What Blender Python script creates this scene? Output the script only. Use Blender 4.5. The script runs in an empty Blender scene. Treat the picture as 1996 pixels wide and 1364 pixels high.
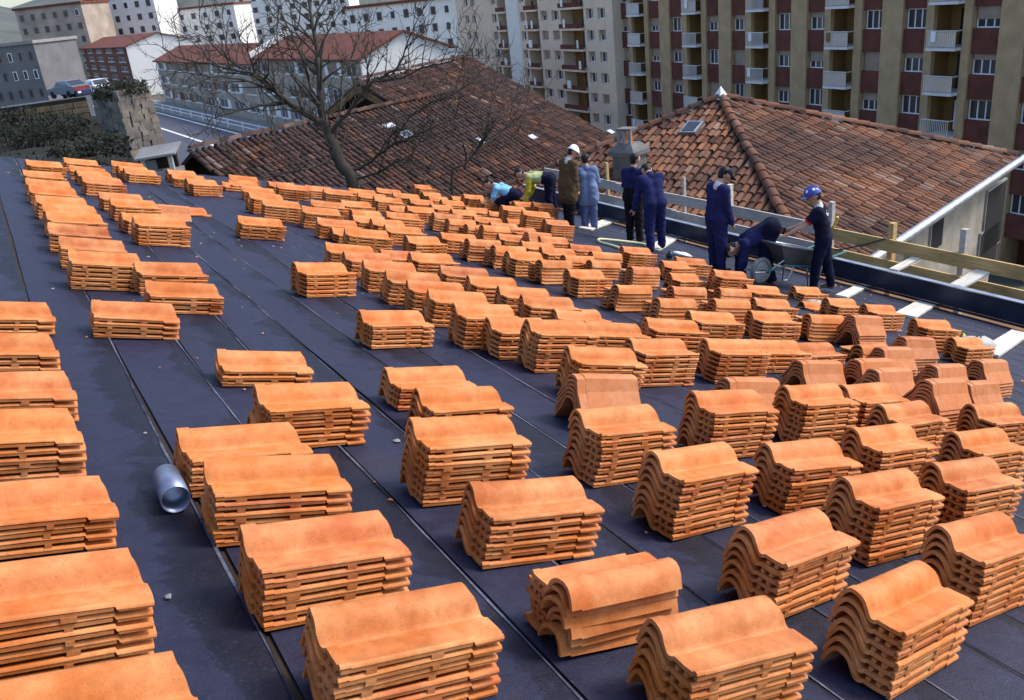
import bpy, bmesh, math, random
import numpy as np
from mathutils import Vector, Matrix

random.seed(7)
SC = bpy.context.scene
COL = SC.collection

# ------------------------------------------------------------------ camera
F_PX, CX, CY = 1700.0, 998.0, 682.0            # focal length and centre, photo pixels (1996 wide)
def ray_cam(p): return np.array([p[0]-CX, p[1]-CY, F_PX])
_E = ray_cam((-80, 100)); _E /= np.linalg.norm(_E)             # eave direction
_V = np.cross(_E, ray_cam((-80+3000, 100-330))); _V /= np.linalg.norm(_V)
if _V[1] < 0: _V = -_V
_H = np.cross(_E, _V)
if _H[0] < 0: _H = -_H
RW = np.array([_H, _E, -_V])                                    # camera -> world
cam_d = bpy.data.cameras.new('camera')
cam = bpy.data.objects.new('camera', cam_d); COL.objects.link(cam)
cam_d.sensor_width = 36.0
cam_d.lens = 36.0*F_PX/1996.0
cam_d.clip_start, cam_d.clip_end = 0.05, 3000.0
_c = [RW @ np.array(v, float) for v in ((1,0,0),(0,-1,0),(0,0,-1))]
cam.matrix_world = Matrix([[_c[0][i], _c[1][i], _c[2][i], 0.0] for i in range(3)] + [[0,0,0,1]])
SC.camera = cam

# ------------------------------------------------------------------ sky, sun, exposure
SUN_EL, SUN_AZ = math.radians(47), math.radians(-20)             # azimuth from world +X towards +Y
w = bpy.data.worlds.new('World'); SC.world = w; w.use_nodes = True
nt = w.node_tree
bg = nt.nodes['Background']
sky = nt.nodes.new('ShaderNodeTexSky'); sky.sky_type = 'NISHITA'; sky.sun_disc = False
sky.sun_elevation = SUN_EL
sky.sun_rotation = math.pi/2 - SUN_AZ
sky.air_density, sky.dust_density, sky.ozone_density = 1.0, 2.0, 2.0
nt.links.new(sky.outputs[0], bg.inputs[0]); bg.inputs[1].default_value = 0.14
sl = bpy.data.lights.new('sun', 'SUN'); sl.energy = 1.5; sl.angle = math.radians(15); sl.color = (1.0, 0.93, 0.82)
so = bpy.data.objects.new('sun', sl); COL.objects.link(so)
_sd = Vector((math.cos(SUN_EL)*math.cos(SUN_AZ), math.cos(SUN_EL)*math.sin(SUN_AZ), math.sin(SUN_EL)))
so.rotation_euler = _sd.to_track_quat('Z', 'Y').to_euler()
so.location = (0, 0, 30)
SC.view_settings.view_transform = 'Standard'; SC.view_settings.look = 'None'
SC.view_settings.exposure = 1.05; SC.view_settings.gamma = 1.0; SC.view_settings.use_curve_mapping = False
SC.cycles.use_denoising = True

# ------------------------------------------------------------------ places from the photograph
def wray(p): return RW @ ray_cam(p)
def at_depth(p, d): return Vector(wray(p)*(d/F_PX))
def at_x(p, x): r = wray(p); return Vector(r*(x/r[0]))
def at_z(p, z): r = wray(p); return Vector(r*(z/r[2]))
def at_plane(p, o, n):
    r = Vector(wray(p)); return r*(Vector(o).dot(n)/r.dot(n))
SLOPE = math.radians(16); CA, SA = math.cos(SLOPE), math.sin(SLOPE)
DECK_H = 1.5
D_AX, E_AX, N_AX = Vector((CA,0,-SA)), Vector((0,1,0)), Vector((SA,0,CA))
def DK(s, y, t=0.0): return D_AX*s + E_AX*y + N_AX*(t-DECK_H)
def deck_at(p, t=0.0):
    r = Vector(wray(p)); v = r*((t-DECK_H)/r.dot(N_AX)); return v
def deck_sy(p, t=0.0):
    v = deck_at(p, t); return v.dot(D_AX), v.y
def frame(o, x, y, z):
    return Matrix([[x[i], y[i], z[i], o[i]] for i in range(3)] + [[0,0,0,1]])
def deck_frame(s, y, ang=0.0, t=0.0):
    c, k = math.cos(ang), math.sin(ang)
    return frame(DK(s, y, t), D_AX*c+E_AX*k, E_AX*c-D_AX*k, N_AX)

# ------------------------------------------------------------------ helpers
def tag(o, label=None, cat=None, group=None, kind=None):
    if label: o['label'] = label
    if cat: o['category'] = cat
    if group: o['group'] = group
    if kind: o['kind'] = kind
    return o
def empty(name, m=None, label=None, cat=None, group=None):
    o = bpy.data.objects.new(name, None); COL.objects.link(o); o.empty_display_size = 0.1
    if m is not None: o.matrix_basis = m
    return tag(o, label, cat, group)
def link(name, me, parent=None, m=None):
    o = bpy.data.objects.new(name, me); COL.objects.link(o)
    if parent is not None: o.parent = parent
    if m is not None: o.matrix_basis = m
    return o

class MB:
    """collects vertices and faces for one mesh"""
    def __init__(self): self.v, self.f, self.m, self.sm, self.tint = [], [], [], [], []
    def add(self, vs, fs, mi=0, smooth=False, tint=0.5):
        b = len(self.v); self.v += [tuple(q) for q in vs]
        for q in fs:
            self.f.append([b+i for i in q]); self.m.append(mi); self.sm.append(smooth); self.tint.append(tint)
        return self
    def box(self, x0, x1, y0, y1, z0, z1, mi=0, M=None, tint=0.5):
        vs = [Vector((x,y,z)) for z in (z0,z1) for y in (y0,y1) for x in (x0,x1)]
        if M is not None: vs = [M @ q for q in vs]
        return self.add(vs, [(0,2,3,1),(4,5,7,6),(0,1,5,4),(2,6,7,3),(0,4,6,2),(1,3,7,5)], mi, False, tint)
    def bar(self, a, b, w, h, up=(0,0,1), mi=0):
        a, b, up = Vector(a), Vector(b), Vector(up)
        d = (b-a); L = d.length; d.normalize(); s = d.cross(up).normalized(); u = s.cross(d)
        return self.box(0, L, -w/2, w/2, -h/2, h/2, mi, frame(a, d, s, u))
    def prism(self, pts, d, mi=0):
        n = len(pts); d = Vector(d); a = [Vector(p) for p in pts]; b = [p+d for p in a]
        fs = [tuple(range(n))[::-1], tuple(range(n, 2*n))] + [(i, (i+1)%n, n+(i+1)%n, n+i) for i in range(n)]
        return self.add(a+b, fs, mi)
    def tube(self, pts, r, seg=8, mi=0, caps=True, smooth=True):
        pts = [Vector(p) for p in pts]; n = len(pts)
        rs = r if isinstance(r, (list, tuple)) else [r]*n
        vs, fs = [], []
        ref = None
        for i, p in enumerate(pts):
            t = (pts[min(i+1, n-1)]-pts[max(i-1, 0)])
            if t.length < 1e-9: t = Vector((0,0,1))
            t.normalize()
            if ref is None: ref = t.orthogonal().normalized()
            ref = (ref - t*ref.dot(t))
            if ref.length < 1e-6: ref = t.orthogonal()
            ref.normalize(); q = t.cross(ref)
            for k in range(seg):
                a = 2*math.pi*k/seg; vs.append(p + (ref*math.cos(a)+q*math.sin(a))*rs[i])
        for i in range(n-1):
            for k in range(seg):
                fs.append((i*seg+k, i*seg+(k+1)%seg, (i+1)*seg+(k+1)%seg, (i+1)*seg+k))
        self.add(vs, fs, mi, smooth)
        if caps:
            self.add(vs[:seg], [tuple(range(seg))[::-1]], mi); self.add(vs[-seg:], [tuple(range(seg))], mi)
        return self
    def ball(self, c, r, mi=0, seg=12, rings=8, sc=(1,1,1), zmin=-1.0, M=None):
        c = Vector(c); vs, fs = [], []
        a0 = math.asin(max(-1, zmin))
        for i in range(rings+1):
            a = a0+(math.pi/2-a0)*i/rings
            for k in range(seg):
                b = 2*math.pi*k/seg
                q = Vector((math.cos(a)*math.cos(b)*sc[0]*r, math.cos(a)*math.sin(b)*sc[1]*r, math.sin(a)*sc[2]*r))
                vs.append(c+(M @ q if M is not None else q))
        for i in range(rings):
            for k in range(seg):
                fs.append((i*seg+k, i*seg+(k+1)%seg, (i+1)*seg+(k+1)%seg, (i+1)*seg+k))
        if zmin > -1: fs.append(tuple(range(seg))[::-1])
        return self.add(vs, fs, mi, True)
    def mesh(self, name, mats, tint=False):
        me = bpy.data.meshes.new(name); me.from_pydata(self.v, [], self.f)
        for m in (mats if isinstance(mats, (list, tuple)) else [mats]): me.materials.append(m)
        me.polygons.foreach_set('material_index', self.m); me.polygons.foreach_set('use_smooth', self.sm)
        if tint:
            at = me.attributes.new('tint', 'FLOAT', 'FACE'); at.data.foreach_set('value', self.tint)
        me.update(); return me
    def obj(self, name, mats, parent=None, m=None, tint=False):
        return link(name, self.mesh(name, mats, tint), parent, m)

# ------------------------------------------------------------------ materials
def ramp(nt, fac, stops):
    n = nt.nodes.new('ShaderNodeValToRGB'); e = n.color_ramp.elements
    while len(e) < len(stops): e.new(0.5)
    for q, (p, c) in zip(e, stops): q.position = p; q.color = (*c, 1)
    nt.links.new(fac, n.inputs[0]); return n.outputs[0]
def noise(nt, vec, scale, detail=4.0, rough=0.55, dist=0.0):
    n = nt.nodes.new('ShaderNodeTexNoise'); n.inputs['Scale'].default_value = scale
    n.inputs['Detail'].default_value = detail; n.inputs['Roughness'].default_value = rough; n.inputs['Distortion'].default_value = dist
    if vec is not None: nt.links.new(vec, n.inputs['Vector'])
    return n.outputs['Fac']
def mix(nt, fac, a, b, mode='MIX'):
    n = nt.nodes.new('ShaderNodeMix'); n.data_type = 'RGBA'; n.blend_type = mode
    for sock, v in ((n.inputs[0], fac), (n.inputs[6], a), (n.inputs[7], b)):
        if isinstance(v, bpy.types.NodeSocket): nt.links.new(v, sock)
        elif isinstance(v, (int, float)): sock.default_value = v
        else: sock.default_value = (*v, 1)
    return n.outputs[2]
def new_mat(name, rough=0.8, spec=0.3, metal=0.0):
    m = bpy.data.materials.new(name); m.use_nodes = True; nt = m.node_tree; b = nt.nodes['Principled BSDF']
    b.inputs['Roughness'].default_value = rough; b.inputs['Specular IOR Level'].default_value = spec; b.inputs['Metallic'].default_value = metal
    return m, nt, b
def bump(nt, b, h, strength=0.3, dist=0.01):
    n = nt.nodes.new('ShaderNodeBump'); n.inputs['Strength'].default_value = strength; n.inputs['Distance'].default_value = dist
    nt.links.new(h, n.inputs['Height']); nt.links.new(n.outputs[0], b.inputs['Normal'])
def coord(nt, kind='Object'):
    if kind == 'World': return nt.nodes.new('ShaderNodeNewGeometry').outputs['Position']
    return nt.nodes.new('ShaderNodeTexCoord').outputs[kind]
def M_(name, col, rough=0.8, var=0.25, scale=6.0, spec=0.3, metal=0.0, bmp=0.0, kind='World', dirt=None):
    """plain weathered surface: base colour varied by two noises"""
    m, nt, b = new_mat(name, rough, spec, metal); v = coord(nt, kind)
    lo = [c*(1-var) for c in col]; hi = [min(1, c*(1+var)) for c in col]
    c = ramp(nt, noise(nt, v, scale), [(0.3, lo), (0.7, hi)])
    c2 = mix(nt, noise(nt, v, scale*7, 3), c, dirt if dirt else lo)
    c = mix(nt, 0.25 if dirt is None else 0.45, c, c2)
    nt.links.new(c, b.inputs['Base Color'])
    if bmp: bump(nt, b, noise(nt, v, scale*9, 4), bmp, 0.01)
    return m

def clay_mat(name, stops, pale):
    m, nt, b = new_mat(name, 0.66, 0.34)
    oi = nt.nodes.new('ShaderNodeObjectInfo'); pos = coord(nt, 'World')
    base = ramp(nt, oi.outputs['Random'], stops)
    n1 = noise(nt, pos, 5.5, 5, 0.6)
    c = mix(nt, ramp(nt, n1, [(0.36, (0.10,)*3), (0.70, (0.85,)*3)]), base, pale)
    n2 = noise(nt, pos, 26, 4, 0.65)
    c = mix(nt, ramp(nt, n2, [(0.3, (0.28,)*3), (0.55, (0,0,0))]), c, [q*0.55 for q in stops[0][1]])
    n3 = noise(nt, pos, 210, 2, 0.6)
    c = mix(nt, ramp(nt, n3, [(0.30, (0.5,)*3), (0.40, (0,)*3)]), c, [q*0.5 for q in stops[1][1]])
    nt.links.new(c, b.inputs['Base Color'])
    h = nt.nodes.new('ShaderNodeMath'); h.operation = 'ADD'
    nt.links.new(noise(nt, pos, 60, 5), h.inputs[0]); nt.links.new(n3, h.inputs[1])
    bump(nt, b, h.outputs[0], 0.22, 0.004)
    return m
CLAY = clay_mat('new_clay', [(0.0,(0.40,0.086,0.009)),(0.3,(0.53,0.128,0.011)),(0.65,(0.59,0.150,0.016)),(0.88,(0.50,0.105,0.020)),(1.0,(0.36,0.068,0.020))], (0.73,0.325,0.122))
CLAY_RIDGE = clay_mat('ridge_clay', [(0.0,(0.44,0.125,0.034)),(0.4,(0.52,0.155,0.040)),(1.0,(0.56,0.175,0.050))], (0.6,0.25,0.11))

def old_tile_mat(name, attr, dk=1.0):
    m, nt, b = new_mat(name, 0.9, 0.2); pos = coord(nt, 'World')
    if attr:
        a = nt.nodes.new('ShaderNodeAttribute'); a.attribute_name = 'tint'; fac = a.outputs['Fac']
    else: fac = nt.nodes.new('ShaderNodeObjectInfo').outputs['Random']
    c = ramp(nt, fac, [(0.0,(0.075,0.036,0.025)),(0.25,(0.175,0.072,0.042)),(0.5,(0.265,0.108,0.055)),(0.75,(0.24,0.128,0.086)),(0.92,(0.34,0.140,0.060)),(1.0,(0.34,0.235,0.175))] if dk == 1.0 else [(0.0,(0.028,0.016,0.014)),(0.3,(0.062,0.030,0.023)),(0.6,(0.105,0.046,0.029)),(0.85,(0.095,0.057,0.045)),(0.95,(0.22,0.088,0.042)),(1.0,(0.26,0.19,0.16))])
    big = noise(nt, pos, 0.45, 5, 0.6)
    c = mix(nt, ramp(nt, big, [(0.38,(0.75,)*3),(0.62,(0,)*3)]), c, (0.06,0.04,0.038))
    lich = noise(nt, pos, 3.2, 5, 0.7)
    c = mix(nt, ramp(nt, lich, [(0.58,(0,)*3),(0.72,(0.7,)*3)]), c, (0.10,0.092,0.07))
    nt.links.new(c, b.inputs['Base Color'])
    bump(nt, b, noise(nt, pos, 30, 4), 0.4, 0.02)
    return m
OLD_TILE = old_tile_mat('weathered_tile', False); OLD_TILE_F = old_tile_mat('weathered_tile_field', True)
DARK_TILE = old_tile_mat('dark_tile', False, 0.6); DARK_TILE_F = old_tile_mat('dark_tile_field', True, 0.6)

def felt_mat():
    """bitumen sheet: dusty along its upper side with a ragged edge, darker and cleaner towards the lap"""
    m, nt, b = new_mat('bitumen_felt', 0.5, 0.34); pos = coord(nt, 'World')
    oi = nt.nodes.new('ShaderNodeObjectInfo')
    ac = nt.nodes.new('ShaderNodeAttribute'); ac.attribute_name = 'across'
    def mth(op, a, b_):
        n = nt.nodes.new('ShaderNodeMath'); n.operation = op
        for s_, v in zip(n.inputs, (a, b_)):
            if isinstance(v, (int, float)): s_.default_value = v
            else: nt.links.new(v, s_)
        return n.outputs[0]
    n1 = noise(nt, pos, 2.1, 6, 0.62, 0.8)
    n0 = noise(nt, pos, 0.55, 3, 0.5)
    edge = mth('ADD', ac.outputs['Fac'], mth('MULTIPLY', n1, -1.7))
    edge = mth('ADD', edge, mth('MULTIPLY', n0, -1.3))
    edge = mth('ADD', edge, mth('MULTIPLY', oi.outputs['Random'], 0.5))
    edge = mth('ADD', edge, 0.97)
    dust = ramp(nt, edge, [(0.40,(1,)*3),(0.44,(0.25,)*3),(0.60,(0,)*3)])
    n2 = noise(nt, pos, 9.0, 5, 0.7)
    dark = ramp(nt, n2, [(0.3,(0.0022,0.0026,0.0110)),(0.7,(0.0060,0.0068,0.0215))])
    pale = ramp(nt, n2, [(0.3,(0.0095,0.0108,0.030)),(0.7,(0.0205,0.0228,0.056))])
    c = mix(nt, dust, dark, pale)
    n3 = noise(nt, pos, 3.3, 7, 0.72, 1.2)
    c = mix(nt, ramp(nt, n3, [(0.60,(0,)*3),(0.66,(0.6,)*3),(0.8,(0.2,)*3)]), c, (0.023,0.025,0.062))
    sp = noise(nt, pos, 130, 2, 0.5)
    c = mix(nt, ramp(nt, sp, [(0.64,(0,)*3),(0.75,(0.5,)*3)]), c, (0.09,0.09,0.12))
    cd = noise(nt, pos, 1.7, 6, 0.75, 0.5)                              # trodden clay dust
    c = mix(nt, ramp(nt, cd, [(0.57,(0,)*3),(0.70,(0.38,)*3)]), c, (0.040,0.028,0.028))
    sc = nt.nodes.new('ShaderNodeTexVoronoi'); sc.feature = 'DISTANCE_TO_EDGE'; sc.inputs['Scale'].default_value = 1.9
    nt.links.new(pos, sc.inputs['Vector'])
    c = mix(nt, ramp(nt, sc.outputs['Distance'], [(0.0,(0.30,)*3),(0.012,(0,)*3)]), c, (0.004,0.004,0.010))   # fine creases
    nt.links.new(c, b.inputs['Base Color'])
    nt.links.new(ramp(nt, n2, [(0.3,(0.50,)*3),(0.7,(0.72,)*3)]), b.inputs['Roughness'])
    h = mth('ADD', mth('MULTIPLY', noise(nt, pos, 160, 3), 0.25), mth('ADD', noise(nt, pos, 4.5, 4), mth('MULTIPLY', n3, 0.5)))
    bump(nt, b, h, 0.7, 0.016)
    return m
FELT = felt_mat()
def seam_mat():
    m, nt, b = new_mat('dusty_seam', 0.85, 0.2); pos = coord(nt, 'World')
    c = ramp(nt, noise(nt, pos, 1.1, 6, 0.7), [(0.42,(0.012,0.013,0.026)),(0.50,(0.11,0.12,0.17)),(0.64,(0.32,0.34,0.42))])
    nt.links.new(mix(nt, noise(nt, pos, 40, 3), c, (0.03,0.032,0.05)), b.inputs['Base Color']); return m
SEAM = seam_mat()
def wood_mat(name, a, b_, scale=3.0):
    m, nt, b = new_mat(name, 0.75, 0.25); v = coord(nt, 'Object')
    mp = nt.nodes.new('ShaderNodeMapping'); mp.inputs['Scale'].default_value = (1.0, 9.0, 9.0); nt.links.new(v, mp.inputs[0])
    g = noise(nt, mp.outputs[0], scale, 6, 0.65, 0.8)
    c = ramp(nt, g, [(0.3, a), (0.7, b_)])
    st = noise(nt, coord(nt, 'World'), 2.2, 4)
    c = mix(nt, ramp(nt, st, [(0.5,(0,)*3),(0.75,(0.5,)*3)]), c, [q*0.5 for q in a])
    nt.links.new(c, b.inputs['Base Color']); bump(nt, b, g, 0.3, 0.006)
    return m
WOOD_Y = wood_mat('yellow_timber', (0.42,0.27,0.10), (0.66,0.46,0.20))
WOOD_G = wood_mat('grey_timber', (0.36,0.33,0.31), (0.58,0.54,0.50))
WOOD_W = wood_mat('pale_board', (0.52,0.48,0.40), (0.78,0.74,0.65))
WOOD_B = wood_mat('brown_timber', (0.15,0.075,0.03), (0.28,0.15,0.065))
STEEL = M_('painted_steel', (0.035,0.042,0.075), 0.42, 0.35, 3.0, 0.5, 0.3, 0.1)
ZINC = M_('zinc', (0.48,0.50,0.55), 0.38, 0.25, 5.0, 0.5, 0.8, 0.05)
RENDER_W = M_('white_render', (0.80,0.79,0.76), 0.9, 0.08, 0.15, dirt=(0.55,0.53,0.5))
CREAM = M_('cream_render', (0.74,0.60,0.46), 0.9, 0.12, 0.3, dirt=(0.42,0.36,0.3))
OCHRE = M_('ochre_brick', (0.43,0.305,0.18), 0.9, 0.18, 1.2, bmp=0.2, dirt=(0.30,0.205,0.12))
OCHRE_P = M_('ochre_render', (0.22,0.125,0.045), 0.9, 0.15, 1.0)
MAROON = M_('maroon_brick', (0.125,0.042,0.032), 0.9, 0.25, 1.2, bmp=0.2)
BRICK = M_('brown_brick', (0.19,0.075,0.05), 0.9, 0.3, 0.8, bmp=0.2)
STONE_W = M_('stone_masonry', (0.34,0.30,0.24), 0.92, 0.35, 1.6, bmp=0.4, dirt=(0.2,0.17,0.13))
STONE_F = M_('stone_front', (0.42,0.35,0.29), 0.92, 0.3, 0.35, bmp=0.3, dirt=(0.2,0.16,0.12))
GREY_R = M_('grey_render', (0.17,0.165,0.17), 0.9, 0.2, 0.4)
RED_ROOF = M_('red_tile_roof', (0.15,0.05,0.034), 0.9, 0.3, 0.9, bmp=0.3, dirt=(0.2,0.06,0.035))
GLASS = M_('window_glass', (0.035,0.04,0.055), 0.12, 0.2, 2.0, 0.6)
WHITE_P = M_('white_paint', (0.80,0.80,0.82), 0.5, 0.06, 3.0)
SHUT = M_('roller_shutter', (0.30,0.23,0.19), 0.7, 0.15, 2.0)
DARK = M_('dark_interior', (0.012,0.010,0.010), 0.9, 0.2, 2.0)
DARK_W = M_('dark_wood', (0.035,0.022,0.015), 0.8, 0.3, 3.0)
RAIL_G = M_('balcony_rail', (0.66,0.64,0.65), 0.6, 0.1, 3.0)
CONC = M_('concrete', (0.30,0.295,0.29), 0.9, 0.2, 1.5, bmp=0.25, dirt=(0.16,0.155,0.15))
ASPH = M_('asphalt', (0.085,0.088,0.115), 0.8, 0.15, 0.3)
ROADW = M_('road_paint', (0.75,0.75,0.75), 0.7, 0.1, 1.0)
SOIL = M_('dark_soil', (0.012,0.011,0.008), 0.95, 0.45, 0.6, bmp=0.5, dirt=(0.012,0.017,0.008))
EARTH = M_('valley_ground', (0.10,0.095,0.075), 0.95, 0.3, 0.05)
BARK = M_('bark', (0.045,0.036,0.030), 0.9, 0.4, 4.0, bmp=0.5, dirt=(0.09,0.085,0.06))
LEAF = M_('ivy_leaf', (0.007,0.011,0.004), 0.7, 0.45, 1.5)
YELLOW = M_('yellow_strap', (0.70,0.50,0.06), 0.6, 0.1, 3.0)
HOSE = M_('pale_hose', (0.72,0.70,0.42), 0.5, 0.1, 3.0)
ORANGE = M_('orange_pot', (0.50,0.17,0.05), 0.8, 0.2, 3.0)

# ================================================================== TERRAIN AND STREET
def nz(x, y, s=1.0):
    return (math.sin(x*1.7*s+y*0.9*s)+math.sin(x*0.6*s-y*1.9*s+1.3)+math.sin((x+y)*3.1*s+2.1)*0.5)/2.5
def ground():
    xs = [-900,-300,-100]+list(range(-60,140,5))+[160,300,900]; ys = [-300,-100,-40]+list(range(-20,160,5))+[200,400,1300]; vs = []
    for y in ys:
        for x in xs:
            t = min(1, max(0, (x-0.3*min(y,160)-9)/17)); vs.append((x, y, -11.4-7.5*t*t*(3-2*t)))
    n = len(xs); return tag(MB().add(vs, [(j*n+i, j*n+i+1, (j+1)*n+i+1, (j+1)*n+i) for j in range(len(ys)-1) for i in range(n-1)], 0, True).obj('ground', EARTH), kind='structure')
ground()
def hillside():
    mb = MB(); xs = np.linspace(-60, 5.2, 66); ys = np.linspace(16.9, 46, 40)
    vs = []
    for y in ys:
        for i, x in enumerate(xs):
            edge = 2.5+(y-17)*0.085
            z = -2.25-0.055*(y-17)+0.16*nz(x*0.8, y*0.8)+0.05*nz(x*3, y*3)-0.12*max(0, x)-min(0.0, x)*0.02
            if x > edge: z -= (x-edge)*7.0
            if y > 43.5: z = max(z, -3.4)
            vs.append((x, y, z))
    nx = len(xs); fs = [(j*nx+i, j*nx+i+1, (j+1)*nx+i+1, (j+1)*nx+i) for j in range(len(ys)-1) for i in range(nx-1)]
    mb.add(vs, fs, 0, True); return tag(mb.obj('hillside', SOIL), kind='structure')
hillside()
# low weeds on the bank
def weeds():
    mb = MB(); r = random.Random(3)
    for i in range(900):
        y = 17+r.random()**1.5*24; x = -6+r.random()*9.5
        if x > 2.4+(y-17)*0.085: continue
        z = -2.28-0.055*(y-17)-0.12*max(0, x)
        for k in range(3):
            a = r.random()*6.28; h = 0.05+r.random()*0.14; wd = 0.03+0.03*r.random()
            p = Vector((x+r.gauss(0,.08), y+r.gauss(0,.08), z)); d = Vector((math.cos(a), math.sin(a), 0))
            mb.add([p-d*wd, p+d*wd, p+Vector((r.gauss(0,.08), r.gauss(0,.08), h))], [(0,1,2)])
    return tag(mb.obj('weeds', LEAF), kind='stuff')
weeds()
def shrub(label, x, y, z, rx, ry, rz, n, seed):
    r = random.Random(seed); root = empty('shrub', Matrix.Translation((x,y,z)), label, 'shrub', 'dark shrubs on the bank'); mb = MB(); st = MB()
    for k in range(9):
        a = r.random()*6.28; q = Vector((math.cos(a)*rx*0.7*r.random(), math.sin(a)*ry*0.7*r.random(), rz*(0.5+0.5*r.random())))
        st.tube([(0,0,-0.3), q*0.5+Vector((0,0,.1)), q], [0.04,0.025,0.008], 4, 0, False)
    lobes = [(r.uniform(-.75,.75)*rx, r.uniform(-.75,.75)*ry, r.uniform(0.2,0.75)*rz, r.uniform(.25,.5)) for _ in range(9)]
    for i in range(n):
        lx, ly, lz, lr = lobes[i % 9]; d = Vector((r.gauss(0,1), r.gauss(0,1), r.gauss(0,1))).normalized()*(0.55+0.45*r.random())*lr
        p = Vector((lx+d.x*rx, ly+d.y*ry, max(0.0, lz+d.z*rz))); u = Vector((r.gauss(0,1), r.gauss(0,1), r.gauss(0,1))).normalized(); v = u.orthogonal().normalized(); s = 0.04+0.05*r.random()
        mb.add([p-u*s, p+v*s*.5, p+u*s, p-v*s*.5], [(0,1,2,3)])
    st.obj('stem', BARK, root); tag(mb.obj('foliage', LEAF, root), kind='stuff')
shrub('low dark shrub at the left end of the bank', -3.0, 30, -2.95, 3.2, 3.0, 1.0, 2600, 1)
shrub('broad dark shrub on the bank in front of the parked cars', 0.6, 36, -3.5, 2.6, 2.4, 1.1, 2600, 2)
shrub('tall dark shrub hiding the left part of the retaining wall', -1.6, 41, -3.6, 3.0, 2.0, 1.75, 3200, 7)
shrub('dark shrub against the tan retaining wall', 1.6, 43, -3.7, 1.5, 1.2, 1.35, 1800, 8)
shrub('small dark shrub at the foot of the stone pier', 2.2, 26, -2.95, 1.1, 1.0, 0.55, 1200, 3)
def hills():
    mb = MB(); r = random.Random(2); n = 60; vs = []
    for i in range(n+1):
        a = math.radians(-60+210*i/n); h = 70+26*math.sin(i*0.55)+14*math.sin(i*1.3+1)+r.random()*6
        for rad, z in ((420, -12), (640, h*0.55-12), (900, h-8), (1300, -12)): vs.append((math.cos(a)*rad, math.sin(a)*rad, z))
    mb.add(vs, [(i*4+k, (i+1)*4+k, (i+1)*4+k+1, i*4+k+1) for i in range(n) for k in range(3)], 0, True)
    tag(mb.obj('hills', M_('far_hillside', (0.10,0.115,0.10), 0.95, 0.35, 0.02, dirt=(0.16,0.15,0.14))), kind='structure')
hills()
# upper road with its retaining wall, and the parked cars
tag(MB().prism([(-60,46,-2.62),(4.4,46,-2.62),(9.5,95,-5.05),(-60,95,-5.05)], (0,0,-1.2)).obj('upper_road', ASPH), kind='structure')
TAN_S = M_('tan_stone', (0.13,0.10,0.065), 0.95, 0.4, 3.0, bmp=0.6, dirt=(0.05,0.045,0.03))
rw = empty('retaining_wall', Matrix.Translation((0,45.7,-2.5)), 'tan stone retaining wall below the parked cars', 'wall')
for j in range(5):
    z = -1.45+j*0.26
    x = 1.2+random.random()*0.4
    while x < 4.2:
        wd = 0.5+random.random()*0.6; x2 = min(4.4, x+wd)
        MB().box(x, x2-0.03, -random.random()*0.05, 0.25, z, z+0.235).obj('stone', TAN_S, rw); x = x2
MB().box(-8, 4.38, 0.06, 0.29, -1.35, 0.0).obj('core', SOIL, rw)

# valley street (far side line measured at street level)
ZS = -11.3
s_far, s_near = at_z((290,212), ZS), at_z((501,266), ZS)
st_u = (s_far-s_near); st_u.z = 0; st_u.normalize()               # along the street, away from the camera
st_v = Vector((st_u.y, -st_u.x, 0))
if st_v.dot(Vector((0,-1,0))) < 0: st_v = -st_v                   # towards the camera
def ST(u, v, z=0.0): return s_near+st_u*u+st_v*v+Vector((0,0,z))
def st_quad(name, mat_, u0, u1, v0, v1, z):
    return MB().add([ST(u0,v0,z), ST(u1,v0,z), ST(u1,v1,z), ST(u0,v1,z)], [(0,1,2,3)]).obj(name, mat_)
tag(st_quad('street', ASPH, -60, 140, 0.0, 14, 0.03), kind='structure')
pv = MB(); M0 = frame(ST(0,0), st_u, -st_v, Vector((0,0,1)))
tag(MB().box(-60, 140, 0.0, 4.0, -0.1, 0.16, 0, M0).obj('pavement', CONC), kind='structure')
tag(st_quad('road_marking', ROADW, -60, 140, 0.45, 0.75, 0.036), kind='structure')
v_line = (at_z((362,266), ZS)-s_near).dot(st_v)
tag(st_quad('road_marking', ROADW, -60, 140, v_line-0.16, v_line+0.16, 0.036), kind='structure')
gr = empty('guard_rail', M0, 'white railing along the far side of the valley street', 'railing')
for i in range(24):
    MB().box(-30+i*6, -29.85+i*6, 0.3, 0.42, 0.16, 1.1).obj('post', WHITE_P, gr)
for z in (0.5, 0.95): MB().box(-30, 110, 0.33, 0.39, z, z+0.12).obj('rail', WHITE_P, gr)

# ================================================================== BUILDINGS
def fwin(parent, x0, x1, z0, z1, y, stiles=2, shutter=None, wall_mat=None, sill=True):
    """a window set at depth y in a wall's frame: frame > pane, shutter, sill"""
    t = 0.07; mb = MB()
    mb.box(x0, x1, y-0.06, y, z0, z0+t); mb.box(x0, x1, y-0.06, y, z1-t, z1)
    n = stiles+1
    for i in range(n+1):
        xx = x0+(x1-x0-t)*i/n; mb.box(xx, xx+t, y-0.058, y-0.002, z0+t, z1-t)
    f = mb.obj('window', WHITE_P, parent)
    MB().box(x0+0.02, x1-0.02, y-0.02, y+0.03, z0+0.02, z1-0.02).obj('pane', GLASS, f)
    if shutter: MB().box(x0+0.03, x1-0.03, y-0.10, y-0.065, z1-(z1-z0)*shutter, z1-0.01).obj('shutter', SHUT, f)
    if sill: MB().box(x0-0.06, x1+0.06, y-0.22, y-0.001, z0-0.10, z0-0.005).obj('sill', WHITE_P, f)
    return f

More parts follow.
